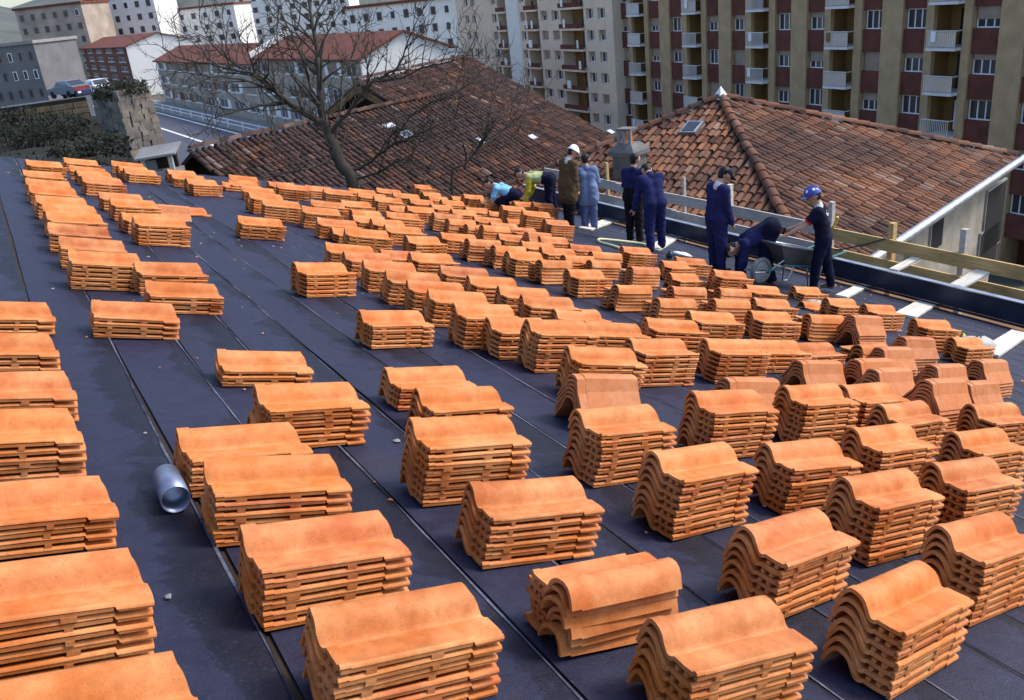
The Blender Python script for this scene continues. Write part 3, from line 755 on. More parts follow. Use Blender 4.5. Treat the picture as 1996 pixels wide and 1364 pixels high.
ivy(pier, (0,0,pt.z), hw*1.35, hw*1.35, 0.25, 1500, 5)
# ivy trailing and a small shed at the foot of the pier
sp = at_depth((318,330), 17.6); ks = 17.6/F_PX
sh = empty('garden_shed', Matrix.Translation(sp) @ Matrix.Rotation(-0.45, 4, 'Z'), 'little shed with sloping pale roof between pier and tiled roof', 'shed')
MB().box(-34*ks, 34*ks, -26*ks, 26*ks, -1.0, 0.0).obj('base', CONC, sh)
for x in (-28, 24): MB().box((x-4)*ks, (x+4)*ks, -22*ks, -14*ks, 0.002, 26*ks).obj('post', WOOD_G, sh)
MB().box(-30*ks, 26*ks, 14*ks, 24*ks, 0.002, 30*ks).obj('back_wall', DARK_W, sh)
MB().box(-27*ks, -4*ks, -20*ks, -17*ks, 0.003, 22*ks).obj('panel', GREY_R, sh)
MB().add([(-40*ks,-30*ks,25*ks),(38*ks,-30*ks,29*ks),(38*ks,30*ks,42*ks),(-40*ks,30*ks,38*ks),(-40*ks,-30*ks,29*ks),(38*ks,-30*ks,33*ks),(38*ks,30*ks,46*ks),(-40*ks,30*ks,42*ks)],
  [(3,2,1,0),(4,5,6,7),(0,1,5,4),(1,2,6,5),(2,3,7,6),(3,0,4,7)]).obj('roof', CONC, sh)

# ================================================================== THE FELTED ROOF WE STAND ON
DY0, DY1, DS0, DS1 = -1.0, 16.15, -3.0, 11.0
deck = empty('roof_deck', deck_frame(0, 0)); tag(deck, kind='structure')
MB().box(DS0, DS1, DY0, DY1, -0.25, -0.014).obj('base', DARK_W, deck)
STRIP = 0.37
def felt_sheets():
    r = random.Random(5); k0 = int(DS0/STRIP); k = 0
    ny = 70
    for i in range(k0, int(DS1/STRIP)+1):
        s0, s1 = i*STRIP, min((i+1)*STRIP, DS1)
        if s1-s0 < 0.05: continue
        mb = MB(); vs = []; ph = r.random()*10
        cols = [0.0, 0.25, 0.6, 0.97, 1.0]
        e1 = [r.gauss(0, 0.0022) for _ in range(ny+1)]
        for j in range(ny+1):
            y = DY0+(DY1-DY0)*j/ny
            off = 0.010*math.sin(y*0.35+ph)+0.004*math.sin(y*1.9+ph*2)+e1[j]
            for c in cols:
                s = s0+(s1-s0-0.012)*c+off*(1 if c > 0.5 else 0.6)
                z = -0.004+0.004*c+0.0025*nz(s*2.2, y*1.7)+(0.004 if c == 0.97 else 0)
                vs.append((s, y, z))
        nc = len(cols); base = len(vs)
        fs = [(j*nc+c, j*nc+c+1, (j+1)*nc+c+1, (j+1)*nc+c) for j in range(ny) for c in range(nc-1)]
        mb.add(vs, fs, 0, True)
        lo = [(v[0], v[1], -0.02) for v in vs]
        mb.add([vs[j*nc+nc-1] for j in range(ny+1)]+[lo[j*nc+nc-1] for j in range(ny+1)], [(j, ny+1+j, ny+2+j, j+1) for j in range(ny)], 0, False)
        mb.add([vs[j*nc] for j in range(ny+1)]+[lo[j*nc] for j in range(ny+1)], [(j, j+1, ny+2+j, ny+1+j) for j in range(ny)], 0, False)
        me = mb.mesh('felt_sheet', FELT); at = me.attributes.new('across', 'FLOAT', 'POINT'); n_all = len(me.vertices)
        at.data.foreach_set('value', [cols[q % nc] if q < base else 1.0 for q in range(n_all)]); link('felt_sheet', me, deck)
        # exposed pale bedding along part of the lap
        if i > 0:
            q = MB(); vv = []; n = 90
            for t in range(n+1):                                     # worn pale edge all along the lap
                yy = DY0+0.1+(DY1-DY0-0.2)*t/n; off = 0.010*math.sin(yy*0.35+ph)+0.004*math.sin(yy*1.9+ph*2); wv = 0.004+0.009*r.random()
                vv += [(s1-0.020+off-wv, yy, 0.0072), (s1-0.020+off, yy, 0.0072)]
            q.add(vv, [(2*t, 2*t+1, 2*t+3, 2*t+2) for t in range(n)]); q.obj('seam_mortar', SEAM, deck)
            for _ in range(r.randint(1, 3)):
                y = 0.5+r.random()*14; Ls = 0.5+r.random()*2.4; n = 14; q = MB(); vv = []
                wmax = 0.008+0.030*r.random()**2
                for t in range(n+1):
                    yy = y+Ls*t/n; off = 0.010*math.sin(yy*0.35+ph)+0.004*math.sin(yy*1.9+ph*2)
                    wv = wmax*math.sin(math.pi*(t+0.3)/(n+0.6))*(0.6+0.5*r.random())
                    x1 = s1-0.016+off; vv += [(x1-wv-0.004, yy, 0.0085), (x1-0.004, yy, 0.0085)]
                q.add(vv, [(2*t, 2*t+1, 2*t+3, 2*t+2) for t in range(n)]); q.obj('seam_mortar', SEAM, deck)
felt_sheets()

# ================================================================== NEW TILES ON THE FELT
TL, TW, PITCH_T = 0.490, 0.240, 0.0335
def s_tile(seed, flip=False, lod=1, base=False):
    """one-piece clay tile: pan at the front (y = 0), hump at the back, or turned round"""
    r = random.Random(seed)
    prof = [(0.0,0.009),(0.003,0.015),(0.010,0.0185),(0.017,0.017),(0.024,0.0105),(0.06,0.0095),(0.108,0.0105),(0.114,0.0075),(0.121,0.0070),(0.127,0.0105),(0.1335,0.022),(0.143,0.041),(0.156,0.059),(0.174,0.072),(0.197,0.079),(0.219,0.078),(0.239,0.068),(0.255,0.048),(0.267,0.024),(0.276,0.002)]
    prof = [(y*0.856, z if y < 0.11 else 0.0095+(z-0.0095)*0.92) for y, z in prof]
    if lod == 0: prof = [prof[i] for i in (0,2,4,6,8,9,10,11,12,13,14,15,16,17,19)]
    xs = [0.0, 0.048, 0.051, 0.25, 0.395, 0.40, TL] if lod else [0.0, 0.048, 0.051, TL]
    T = 0.0130
    nrm = []
    for i, (y, z) in enumerate(prof):
        a, b = prof[max(0, i-1)], prof[min(len(prof)-1, i+1)]; ty, tz = b[0]-a[0], b[1]-a[1]; L = math.hypot(ty, tz); nrm.append((-tz/L, ty/L))
    bow = r.gauss(0, 0.0015); tw = r.gauss(0, 0.0015)
    top, bot = [], []
    for x in xs:
        for (y, z), (ny_, nz_) in zip(prof, nrm):
            xe = x
            if x == TL: xe = TL-0.042*min(1, max(0, (y-0.086)/0.068))
            if x == 0.0: xe = 0.020*min(1, max(0, (0.12-y)/0.03))+0.012*min(1, max(0, (y-0.171)/0.06))
            dz = (0.0055 if x <= 0.0485 and y > 0.086 else 0)+(0.003 if x <= 0.0485 and y <= 0.086 else 0)
            if x >= 0.3999 and y < 0.02 and lod: dz -= 0.010
            dz += bow*math.sin(math.pi*x/TL)+tw*(y/TW-.5)*(x/TL-.5)*4
            yy = TW-0.004-y if flip else y
            top.append((xe, yy, z+dz))
            yb = y-ny_*T; yb = TW-0.004-yb if flip else yb
            bot.append((xe, yb, z+dz-nz_*T))
    n = len(prof); mb = MB(); o = 1 if not flip else -1
    def q(a, b, c, d): return (a, b, c, d) if o == 1 else (d, c, b, a)
    foot = max(i for i, p in enumerate(prof) if p[1] < 0.0086 and p[0] < 0.14)
    for ia, ib in ((0, 1), (1, 2), (2, len(xs)-1)):                 # creases: split where the head band and the hump begin
        for ka, kb in ((0, n-1),):
            vv = [top[i*n+k] for i in range(ia, ib+1) for k in range(ka, kb+1)]; w_ = kb-ka+1
            mb.add(vv, [q(i*w_+k, (i+1)*w_+k, (i+1)*w_+k+1, i*w_+k+1) for i in range(ib-ia) for k in range(w_-1)], 0, True)
    mb.add(bot, [q(i*n+k+1, (i+1)*n+k+1, (i+1)*n+k, i*n+k) for i in range(len(xs)-1) for k in range(n-1)], 0, True)
    m = len(xs); N = len(top); rim = top+bot
    fs = [q(k+1, k, k+N, k+1+N)[::-1] for k in range(n-1)] + [q((m-1)*n+k, (m-1)*n+k+1, (m-1)*n+k+1+N, (m-1)*n+k+N)[::-1] for k in range(n-1)]
    fs += [q(i*n, (i+1)*n, (i+1)*n+N, i*n+N)[::-1] for i in range(m-1)] + [q((i+1)*n+n-1, i*n+n-1, i*n+n-1+N, (i+1)*n+n-1+N)[::-1] for i in range(m-1)]
    mb.add(rim, fs, 0, False)
    # lugs beneath: they carry the tile above the one under it and show as lumps in the gaps
    def lug(x0, x1, y0, y1, h):
        if base: return                                             # the lowest tile beds flat on the felt
        if flip: y0, y1 = TW-0.004-y1, TW-0.004-y0
        mb.box(x0, x1, y0, y1, -0.008-h, -0.003)
    def lip(x0, x1, z0, z1):
        y0, y1 = 0.0015, 0.015
        if flip: y0, y1 = TW-0.004-y1, TW-0.004-y0
        mb.box(x0, x1, y0, y1, z0, z1)
    lip(0.024, 0.392, -0.0035, 0.007); lip(0.404, TL-0.002, -0.0085, 0.002)
    for x0, x1 in ((0.092,0.122),(0.276,0.308)): lug(x0+r.gauss(0,.005), x1+r.gauss(0,.005), 0.0008, 0.026, 0.0105)
    if lod:
        lug(0.024, 0.05, 0.038, 0.052, 0.0095); lug(0.020, 0.05, 0.070, 0.083, 0.0095)
        lug(0.38, 0.40, 0.036, 0.080, 0.008)
    return mb.mesh('clay_tile', CLAY)
def ridge_tile_mesh(seed):
    r = random.Random(seed); W, Hh, T = 0.136, 0.165, 0.014
    prof = [(-W,0),(-W*.55,Hh*.52),(-0.045,Hh*.93),(-0.018,Hh),(0.018,Hh),(0.045,Hh*.93),(W*.55,Hh*.52),(W,0)]
    xs = [0.0, 0.05, 0.055, 0.40]; vs = []
    for t in (0, T):
        for x in xs:
            k = 1.0-0.06*x/0.4; g = -0.005 if x <= 0.0501 else 0
            for y, z in prof:
                s = 1-t/0.15
                vs.append((x, 0.13+y*k*s, (z*k+g)*s if z > 0 else 0.0))
    n, m = len(prof), len(xs); N = n*m; mb = MB()
    mb.add(vs, [(i*n+j, (i+1)*n+j, (i+1)*n+j+1, i*n+j+1)[::-1] for i in range(m-1) for j in range(n-1)], 0, False)
    mb.add(vs, [(N+i*n+j, N+(i+1)*n+j, N+(i+1)*n+j+1, N+i*n+j+1) for i in range(m-1) for j in range(n-1)]
        +[(j, j+1, N+j+1, N+j) for j in range(n-1)]+[((m-1)*n+j+1, (m-1)*n+j, N+(m-1)*n+j, N+(m-1)*n+j+1) for j in range(n-1)]
        +[(i*n, (i+1)*n, N+(i+1)*n, N+i*n) for i in range(m-1)]+[((i+1)*n+n-1, i*n+n-1, N+i*n+n-1, N+(i+1)*n+n-1) for i in range(m-1)], 0, False)
    return mb.mesh('ridge_tile', CLAY_RIDGE)
S_HI = [s_tile(i) for i in range(8)]; F_HI = [s_tile(10+i, True) for i in range(3)]
S_LO = [s_tile(20+i, False, 0) for i in range(3)]; F_LO = [s_tile(30+i, True, 0) for i in range(3)]
S_B = [s_tile(50+i, False, 1, True) for i in range(2)]; F_B = [s_tile(60+i, True, 1, True) for i in range(2)]
R_ME = [ridge_tile_mesh(40+i) for i in range(3)]

# kind, crest left x, y, crest right x, y (photo pixels on the top tile), number of tiles
STACKS = [
('S',48,311,119,316,4), ('S',44,331,114,336,3), ('S',49,347,123,353,4), ('S',55,361,131,367,4), ('S',65,380,149,385,5),
('S',80,396,172,402,5), ('S',86,412,184,417,5), ('S',96,434,205,443,5), ('S',117,461,234,469,5), ('S',133,487,256,494,6),
('S',123,307,180,312,4), ('S',136,322,197,329,4), ('S',148,332,210,334,4), ('S',158,343,226,348,5), ('S',217,313,271,319,4),
('S',229,323,284,326,4), ('S',241,328,299,332,4), ('S',324,330,386,334,4), ('S',335,337,395,344,4), ('S',363,348,424,351,5),
('S',430,354,440,356,2), ('S',446,340,497,345,3), ('S',443,350,504,355,3), ('S',471,362,530,369,4), ('S',483,375,546,379,6),
('S',192,374,269,379,4), ('S',214,386,294,391,5), ('R',299,396,320,400,1), ('S',321,401,349,408,1), ('S',233,414,317,417,4),
('S',258,420,352,425,6), ('S',258,509,381,513,5), ('S',280,548,415,553,4), ('S',174,585,328,592,4), ('S',459,420,538,426,5),
('S',None,None,89,590,3), ('S',None,None,93,650,3), ('S',None,None,125,723,4), ('S',None,None,130,797,6), ('S',422,683,581,686,3),
('S',494,752,681,744,6), ('S',345,838,572,822,5), ('S',402,897,640,885,6), ('S',484,1030,752,996,6), ('S',612,1190,915,1137,6),
('S',None,None,188,928,4), ('S',None,None,255,1070,6), ('S',None,None,330,1278,6), ('S',750,718,908,712,4), ('S',808,760,965,752,4),
('S',800,817,1000,808,8), ('S',907,945,1130,928,6), ('S',1265,1210,1495,1163,6), ('S',1447,1030,1600,985,7), ('S',1270,883,1420,860,8),
('S',1122,800,1275,788,8), ('S',1490,866,1600,856,7), ('S',1348,765,1470,760,8), ('S',1527,753,1620,748,8), ('S',1642,752,1690,746,7),
('S',1712,790,1790,780,7), ('S',1662,836,1745,826,8), ('S',1642,933,1745,924,8), ('S',1820,905,1920,890,8), ('S',1857,843,1930,834,7),
('S',1890,789,1960,784,7), ('S',1832,1030,1935,1003,8), ('S',1664,1152,1790,1098,7), ('R',1558,700,1630,700,5), ('R',1667,697,1714,697,6),
('R',1700,716,1752,716,7), ('R',1717,675,1763,677,5), ('R',1758,654,1806,654,6), ('R',1818,709,1865,710,6), ('R',1807,738,1860,739,9),
('R',1906,700,1938,701,6), ('R',1880,742,1922,742,6), ('R',1411,733,1501,733,5), ('R',1662,612,1706,613,7), ('S',1451,554,1504,558,4),
('S',1469,581,1522,583,5), ('S',1462,606,1527,608,6), ('S',1465,662,1541,663,5), ('S',1547,669,1644,667,4), ('F',1573,612,1627,614,6),
('F',1673,673,1727,668,3), ('S',1546,558,1584,562,3), ('S',1562,587,1606,591,1), ('S',1611,581,1657,585,5), ('S',1684,593,1725,594,6),
('S',1781,621,1836,624,7), ('S',1855,658,1895,662,5), ('S',1014,575,1106,580,5), ('S',1077,603,1173,603,3), ('S',950,620,1016,622,6),
('S',1024,623,1138,625,8), ('S',1138,626,1237,632,5), ('S',1225,660,1317,660,7), ('S',1101,675,1207,678,7), ('R',1115,727,1229,726,6),
('F',1052,507,1114,508,6), ('S',1106,525,1170,526,6), ('F',1148,507,1201,509,5), ('F',1229,520,1281,521,6), ('F',1198,555,1263,556,6),
('S',1288,508,1336,509,5), ('S',1316,500,1369,505,5), ('S',1302,532,1355,533,4), ('S',1386,525,1445,529,7), ('F',1308,558,1364,560,6),
('F',1400,561,1445,563,5), ('F',1280,581,1345,582,7), ('F',1386,582,1445,584,7), ('S',1260,620,1347,625,6), ('S',1344,606,1420,609,6),
('S',1372,660,1456,661,7), ('S',1212,480,1263,483,6), ('S',635,473,719,480,5), ('S',670,490,757,494,5), ('S',708,506,798,512,6),
('S',750,527,844,533,6), ('S',792,545,882,551,6), ('S',831,564,930,571,6), ('S',887,592,996,594,7), ('S',742,487,794,491,4),
('S',797,492,875,495,5), ('S',858,517,941,523,5), ('S',910,537,994,541,5), ('S',970,557,1051,562,5), ('S',791,460,858,461,5),
('F',910,465,965,468,6), ('F',960,478,1018,480,6), ('S',986,489,1053,491,6), ('S',700,606,822,605,5), ('S',510,387,576,394,6),
('S',521,353,561,356,4), ('S',537,356,583,362,5), ('S',595,361,635,364,4), ('S',630,366,682,372,5), ('S',678,366,721,371,4),
('S',697,374,754,382,5), ('S',728,382,772,386,5), ('S',734,366,774,372,3), ('S',763,374,805,380,5), ('S',797,387,838,390,4),
('S',806,359,844,361,6), ('S',664,390,717,394,4), ('S',605,389,671,399,5), ('S',587,401,653,409,6), ('S',685,409,739,412,3),
('S',685,419,728,422,4), ('S',722,426,748,428,4), ('S',616,424,684,430,5), ('S',646,443,684,445,3), ('S',672,443,739,450,7),
('S',749,438,818,443,5), ('S',756,400,789,402,3), ('S',792,401,836,404,5), ('S',754,412,811,417,6), ('S',573,512,676,511,6),
('S',823,374,864,376,4), ('S',834,382,872,384,4), ('S',859,389,900,392,4), ('S',879,382,908,383,3), ('S',901,378,943,381,7),
('S',934,388,973,391,6), ('S',838,398,879,400,4), ('S',877,407,924,410,4), ('S',905,403,949,406,4), ('S',952,411,993,415,4),
('S',975,387,1002,391,6), ('S',978,400,1013,404,8), ('S',1000,392,1035,394,8), ('S',1038,394,1070,398,9), ('S',1017,409,1057,413,9),
('F',843,414,890,418,6), ('F',870,426,921,429,6), ('F',908,437,952,439,5), ('F',938,439,989,442,6), ('S',923,421,969,425,4),
('S',954,433,1000,436,5), ('S',987,426,1028,428,4), ('S',992,442,1031,444,4), ('R',1026,450,1077,453,5), ('S',1051,460,1105,463,5),
('S',1061,427,1108,428,7), ('S',859,453,916,457,5), ('S',969,455,1024,459,4), ('S',1015,470,1066,473,5), ('S',1054,481,1112,485,5),
('S',1110,475,1160,479,4), ('F',1098,497,1143,499,5), ('F',1152,490,1196,493,5), ('F',1092,1128,1312,1088,6),
]
def crest(kind, n):
    if kind == 'R': return (n-1)*0.024+0.170
    return (n-1)*PITCH_T+0.084
recs = []
for kind, xl, yl, xr, yr, n in STACKS:
    top = crest(kind, n)
    cy_ = {'S':0.176, 'F':0.060, 'R':0.13}[kind]
    Lc = 0.445 if kind != 'R' else 0.40
    if xl is None:                                                   # only the right-hand end is inside the frame
        s, y = deck_sy((xr, yr), top); ang = math.radians(-1); s -= Lc*math.cos(ang); y -= Lc*math.sin(ang)
    else:
        s, y = deck_sy((xl, yl), top); s2, y2 = deck_sy((xr, yr), top)
        L = math.hypot(s2-s, y2-y); ang = math.atan2(y2-y, s2-s)
        if not 0.72*Lc < L < 1.35*Lc: ang = math.radians(2 if y < 8 else 7)
        lo, hi = (-9, 13) if y < 8 else (-8, 22)
        if n > 1: ang = min(math.radians(hi), max(math.radians(lo), ang))
    cs = (s+Lc/2*math.cos(ang), y+Lc/2*math.sin(ang))
    x0, y0 = s+cy_*math.sin(ang), y-cy_*math.cos(ang)               # the front left corner of the stack
    recs.append(dict(kind=kind, n=n, s=x0, y=y0, ang=ang, cs=cs[0], cy=cs[1], row=int(round((s-0.15)/0.71))))
# keep neighbours from running into each other: nudge along the rows
recs.sort(key=lambda q: (q['row'], q['cy']))
ORD = ['', 'first', 'second', 'third', 'fourth', 'fifth', 'sixth', 'seventh', 'eighth', 'ninth', 'tenth', 'eleventh', 'twelfth', 'thirteenth', 'fourteenth', 'fifteenth', 'sixteenth', 'seventeenth', 'eighteenth', 'nineteenth', 'twentieth', 'twenty-first', 'twenty-second', 'twenty-third', 'twenty-fourth', 'twenty-fifth']
NUM = ['', 'single', 'two', 'three', 'four', 'five', 'six', 'seven', 'eight', 'nine']
rows = sorted(set(q['row'] for q in recs))
for ri, row in enumerate(rows):
    mine = [q for q in recs if q['row'] == row]
    for k, q in enumerate(mine): q['rn'], q['kn'] = ri+1, k+1
for q in recs:
    q['where'] = '%s from the front in %s row from left' % (ORD[q['kn']], ORD[q['rn']])
    q['dist'] = (DK(q['cs'], q['cy'])).length
recs.sort(key=lambda q: q['dist'])
budget = 300; rs = random.Random(99)
KINDW = {'S': 'clay tile', 'F': 'clay tile', 'R': 'ridge tile'}
DOWN = ['topmost', 'second', 'third', 'fourth', 'fifth', 'sixth', 'seventh', 'eighth', 'ninth']
for q in recs:
    n, kind = q['n'], q['kind']; M = deck_frame(q['s'], q['y'], q['ang'])
    single = budget >= n and q['dist'] < 8.5
    if single: budget -= n
    else:
        word = {'S': 'roof tile', 'F': 'hump-forward tile', 'R': 'ridge tile'}[kind]
        root = empty('tile_stack', M, '%s %s, %s' % (('stack of '+NUM[n]) if n > 1 else 'lone', word+('s' if n > 1 else ''), q['where']), 'tile stack', 'stacks of new tiles laid out on the felt roof')
    hi = q['dist'] < 6
    pool = {'S': S_HI if hi else S_LO, 'F': F_HI if hi else F_LO, 'R': R_ME}[kind]
    dx = dy = da = 0.0
    for i in range(n):
        loose = 2.6 if kind == 'F' and q['dist'] < 3.2 else 1.0
        dx = 0.7*dx+loose*rs.gauss(0, 0.0052); dy = 0.7*dy+loose*rs.gauss(0, 0.003); da = 0.6*da+loose*rs.gauss(0, 0.009)
        if kind == 'R': z = i*0.024
        else: z = i*PITCH_T+0.0105
        Ml = Matrix.Translation((dx, dy, z)) @ Matrix.Translation((0.23, 0.10, 0)) @ Matrix.Rotation(da, 4, 'Z') @ Matrix.Translation((-0.23, -0.10, 0))
        me = rs.choice(pool if i or kind == 'R' else (S_B if kind == 'S' else F_B))
        if single:
            o = link('clay_tile' if kind != 'R' else 'ridge_tile', me, None, M @ Ml)
            lay = DOWN[n-1-i] if n-1-i == 0 or i > 0 else 'lowest'
            if n == 1: lay = 'lone'
            tag(o, '%s %s of stack %s' % (lay, KINDW[kind], q['where']), 'roof tile' if kind != 'R' else 'ridge tile', 'new tiles piled near the camera')
        else: link('tile', me, root, Ml)

# ================================================================== ALONG THE EAVE
BX = 10.3
bm_ = empty('steel_gutter_beam', Matrix.Translation((BX, 0, 0)), 'long dark blue steel channel running along the eave inside the guard rail', 'beam')
MB().box(-0.012, 0.012, -2, 17.3, -4.455, -4.165).obj('web', STEEL, bm_)
MB().box(-0.07, 0.012, -2, 17.3, -4.163, -4.15).obj('flange', ZINC, bm_)
MB().box(-0.07, -0.0125, -2, 17.3, -4.47, -4.457).obj('flange', STEEL, bm_)
for y in range(-1, 17, 2): MB().box(0.013, 0.10, y, y+0.012, -4.45, -4.17).obj('stiffener', STEEL, bm_)
# guard rail: posts, planks
def plank(label, y0, y1, x, z0, z1, m_, t=0.035, sag=0.0):
    o = MB().box(y0-(y0+y1)/2, (y1-y0)/2, -t/2, t/2, -(z1-z0)/2, (z1-z0)/2).obj('guard_plank', m_, None, frame(Vector((x, (y0+y1)/2, (z0+z1)/2)), Vector((0, math.cos(sag), math.sin(sag))), Vector((-1,0,0)), Vector((0, -math.sin(sag), math.cos(sag)))))
    return tag(o, label, 'plank', 'planks of the guard rail along the eave')
plank('upper yellow guard plank at the near end, right of the helmeted worker', 2.6, 9.15, 10.90, -4.12, -3.93, WOOD_Y)
plank('lower yellow guard plank at the near end, just behind the steel beam', 2.4, 9.3, 10.90, -4.43, -4.25, WOOD_Y)
plank('grey weathered upper guard plank behind the crouched worker', 9.05, 11.6, 10.94, -4.10, -3.91, WOOD_G, sag=0.004)
plank('grey upper guard plank behind the tall worker and the pair in navy', 11.7, 14.6, 10.90, -4.09, -3.90, WOOD_G, sag=-0.006)
plank('grey upper guard plank behind the pale blue jacket', 14.4, 17.4, 10.94, -4.09, -3.90, WOOD_G)
plank('grey lower guard plank between crouched worker and tall worker', 9.2, 12.9, 10.92, -4.40, -4.23, WOOD_G, sag=0.003)
plank('grey lower guard plank behind the pair in navy', 12.8, 16.9, 10.95, -4.40, -4.22, WOOD_G)
def rpost(px, py_top, label, m_, wdt=0.07, x=10.985, zb=-5.0):
    q = at_x((px, py_top), x)
    o = MB().box(-wdt/2, wdt/2, -wdt/2, wdt/2, 0, q.z-zb).obj('guard_post', m_, None, Matrix.Translation((x, q.y, zb)))
    return tag(o, label, 'post', 'posts of the guard rail')
rpost(1182, 317, 'thin brown guard post beside the pale blue jacket', WOOD_Y, 0.06)
rpost(1226, 331, 'short white guard post in front of the chimney', WOOD_W, 0.05)
rpost(1333, 345, 'slim grey guard post between the navy pair and the tall worker', WOOD_G, 0.05)
rpost(1423, 359, 'white guard post at the tall worker\'s elbow', WOOD_W, 0.08)
rpost(1622, 393, 'yellow strapped guard post right behind the helmeted worker', WOOD_G, 0.075)
rpost(1741, 434, 'yellow timber guard post where the zinc gutter meets the rail', WOOD_Y, 0.085)
rpost(1882, 446, 'grey guard post at the near end of the rail before the stone wall', WOOD_G, 0.085)
q = at_x((1622, 440), 10.9)
st_ = MB(); y, z = q.y, q.z
st_.tube([(10.93, y+0.06, z-0.55), (10.925, y+0.05, z-0.3), (10.92, y+0.03, z-0.1), (10.90, y-0.06, z+0.06), (10.9, y-0.10, z+0.16)], 0.022, 6)
st_.tube([(10.86, y+0.16, z-0.42), (10.87, y+0.15, z-0.2), (10.87, y+0.16, z-0.02)], 0.02, 6)
tag(st_.obj('yellow_strap', YELLOW), 'yellow strap tied round the guard post behind the helmeted worker', 'strap')
# dark rope from strap to post
r0 = at_x((1625,486), 10.86); r1 = at_x((1655,482), 10.86); r2 = at_x((1725,465), 10.86)
tag(MB().tube([r0, (r0+r1)/2-Vector((0,0,.02)), r1-Vector((0,0,.01)), (r1+r2)/2-Vector((0,0,.015)), r2], 0.012, 6).obj('rope', STEEL), 'dark rope slung along the yellow guard plank', 'rope')
# scaffold shelf under the rail
for i, (x0, m_) in enumerate(((10.72, WOOD_B), (10.98, WOOD_B), (11.24, WOOD_B))):
    o = MB().box(-10, 7.5, 0, 0.24, 0, 0.05).obj('scaffold_plank', m_, None, frame(Vector((x0, 8, -4.92-0.05*i)), Vector((0,1,0)), Vector((1,0,0)), Vector((0,0,1)))); tag(o, ['innermost', 'middle', 'outermost'][i]+' brown scaffold plank running below the guard rail', 'plank', 'scaffold planks below the eave')
for k, y in enumerate((3.6, 5.9, 8.2, 10.6, 13.0)):
    MBb = MB().box(10.62, 11.6, y, y+0.09, -5.1, -5.03).obj('scaffold_bracket', WOOD_B); tag(MBb, 'brown scaffold bracket, %s from the front, under the eave planks' % ORD[k+1], 'bracket', 'brackets under the eave')
tag(MB().box(10.62, 10.70, -2, 17, -8.0, -4.78).obj('eave_wall', STONE_W), 'pale stone wall of our own roof below the eave', 'wall')
# loose pale boards running from the felt out under the beam
def board(pa, pb, wdt, label, ext=0.0):
    a, b = deck_at(pa, 0.02), deck_at(pb, 0.02); b = b+(b-a).normalized()*ext
    d = (b-a); L = d.length; d.normalize(); y = N_AX.cross(d)
    o = MB().box(0, L, -wdt/2, wdt/2, -0.014, 0.014).obj('loose_board', WOOD_W, None, frame(a, d, y, N_AX)); tag(o, label, 'board', 'pale boards lying across the eave')
board((1640,578), (1786,506), 0.15, 'narrow white board beside the helmeted worker, passing under the beam')
board((1765,615), (1905,533), 0.24, 'broad white board at the near end of the beam')
board((1140,446), (1204,425), 0.24, 'white board at the feet of the pale blue jacket')
board((1272,486), (1330,451), 0.22, 'white board between the feet of the bending navy worker')
def stub(pa, pb, wdt, label):
    a, b = at_x(pa, 10.36), at_x(pb, 10.86); d = (b-a); L = d.length; d.normalize(); y = Vector((0,0,1)).cross(d).normalized(); z = d.cross(y)
    o = MB().box(-0.05, L, -wdt/2, wdt/2, -0.014, 0.014).obj('loose_board', WOOD_W, None, frame(a, d, y, z)); tag(o, label, 'board', 'pale boards lying across the eave')
stub((1746,524), (1786,503), 0.13, 'narrow pale board end wedged over the beam by the yellow post')
stub((1868,556), (1916,529), 0.20, 'broad pale board end wedged over the beam before the stone wall')
board((1515,452), (1540,446), 0.2, 'stub of pale board behind the crouched navy worker')
board((1925,690), (1990,648), 0.2, 'white board end at the edge of the felt, nearest to us')
# hose, scraps
hp = [(1212,485),(1192,478),(1170,472),(1166,467),(1175,466),(1205,469),(1245,474),(1262,478)]
pts = [deck_at(p, 0.022) for p in hp]
cr = []
for i in range(len(pts)-1):
    p0, p1, p2, p3 = pts[max(0,i-1)], pts[i], pts[i+1], pts[min(len(pts)-1,i+2)]
    for t in (0, .33, .66): cr.append(0.5*((2*p1)+(p2-p0)*t+(2*p0-5*p1+4*p2-p3)*t*t+(3*p1-p0-3*p2+p3)*t**3))
cr.append(pts[-1])
tag(MB().tube(cr, 0.022, 8).obj('hose', HOSE), 'pale yellow hose lying in a loop on the felt behind the navy pair', 'hose')
rp = [deck_at(p, 0.02) for p in ((1864,660),(1867,652),(1873,649),(1879,653),(1880,660))]
tag(MB().tube(rp, 0.016, 8).obj('strap_scrap', YELLOW), 'small yellow strap scrap on the felt near the last tile stacks', 'strap')
GLOVE = M_('grey_cloth', (0.45,0.43,0.42), 0.9, 0.2, 8.0)
def lump(p, sx, sy, sz, m_, name, label, cat, seed):
    r = random.Random(seed); mb = MB(); mb.ball((0,0,sz*0.7), 1.0, 0, 10, 6, (sx, sy, sz))
    mb.v = [(x+r.gauss(0, sx*.12), y+r.gauss(0, sy*.12), max(0.0, z+r.gauss(0, sz*.12))) for x, y, z in mb.v]
    s, y = deck_sy(p); return tag(mb.obj(name, m_, None, deck_frame(s, y, r.random()*3, 0.012)), label, cat)
lump((1327,500), 0.16, 0.10, 0.035, WHITE_P, 'white_rag', 'white rag on the felt in front of the tall worker', 'rag', 1)
lump((1304,505), 0.05, 0.05, 0.06, STEEL, 'dark_pot', 'small dark pot beside the white rag', 'pot', 2)
lump((1905,680), 0.22, 0.16, 0.07, GLOVE, 'plastic_bag', 'crumpled grey plastic bag by the last tile stacks', 'bag', 3)
lump((1588,600), 0.14, 0.07, 0.05, GLOVE, 'cement_lump', 'grey cement lump beside the single broken tile', 'rubble', 4)
lump((1408,496), 0.1, 0.08, 0.09, STEEL, 'tool_bundle', 'black bundle at the tall worker\'s heels', 'bundle', 6)
chips = MB(); r = random.Random(8)
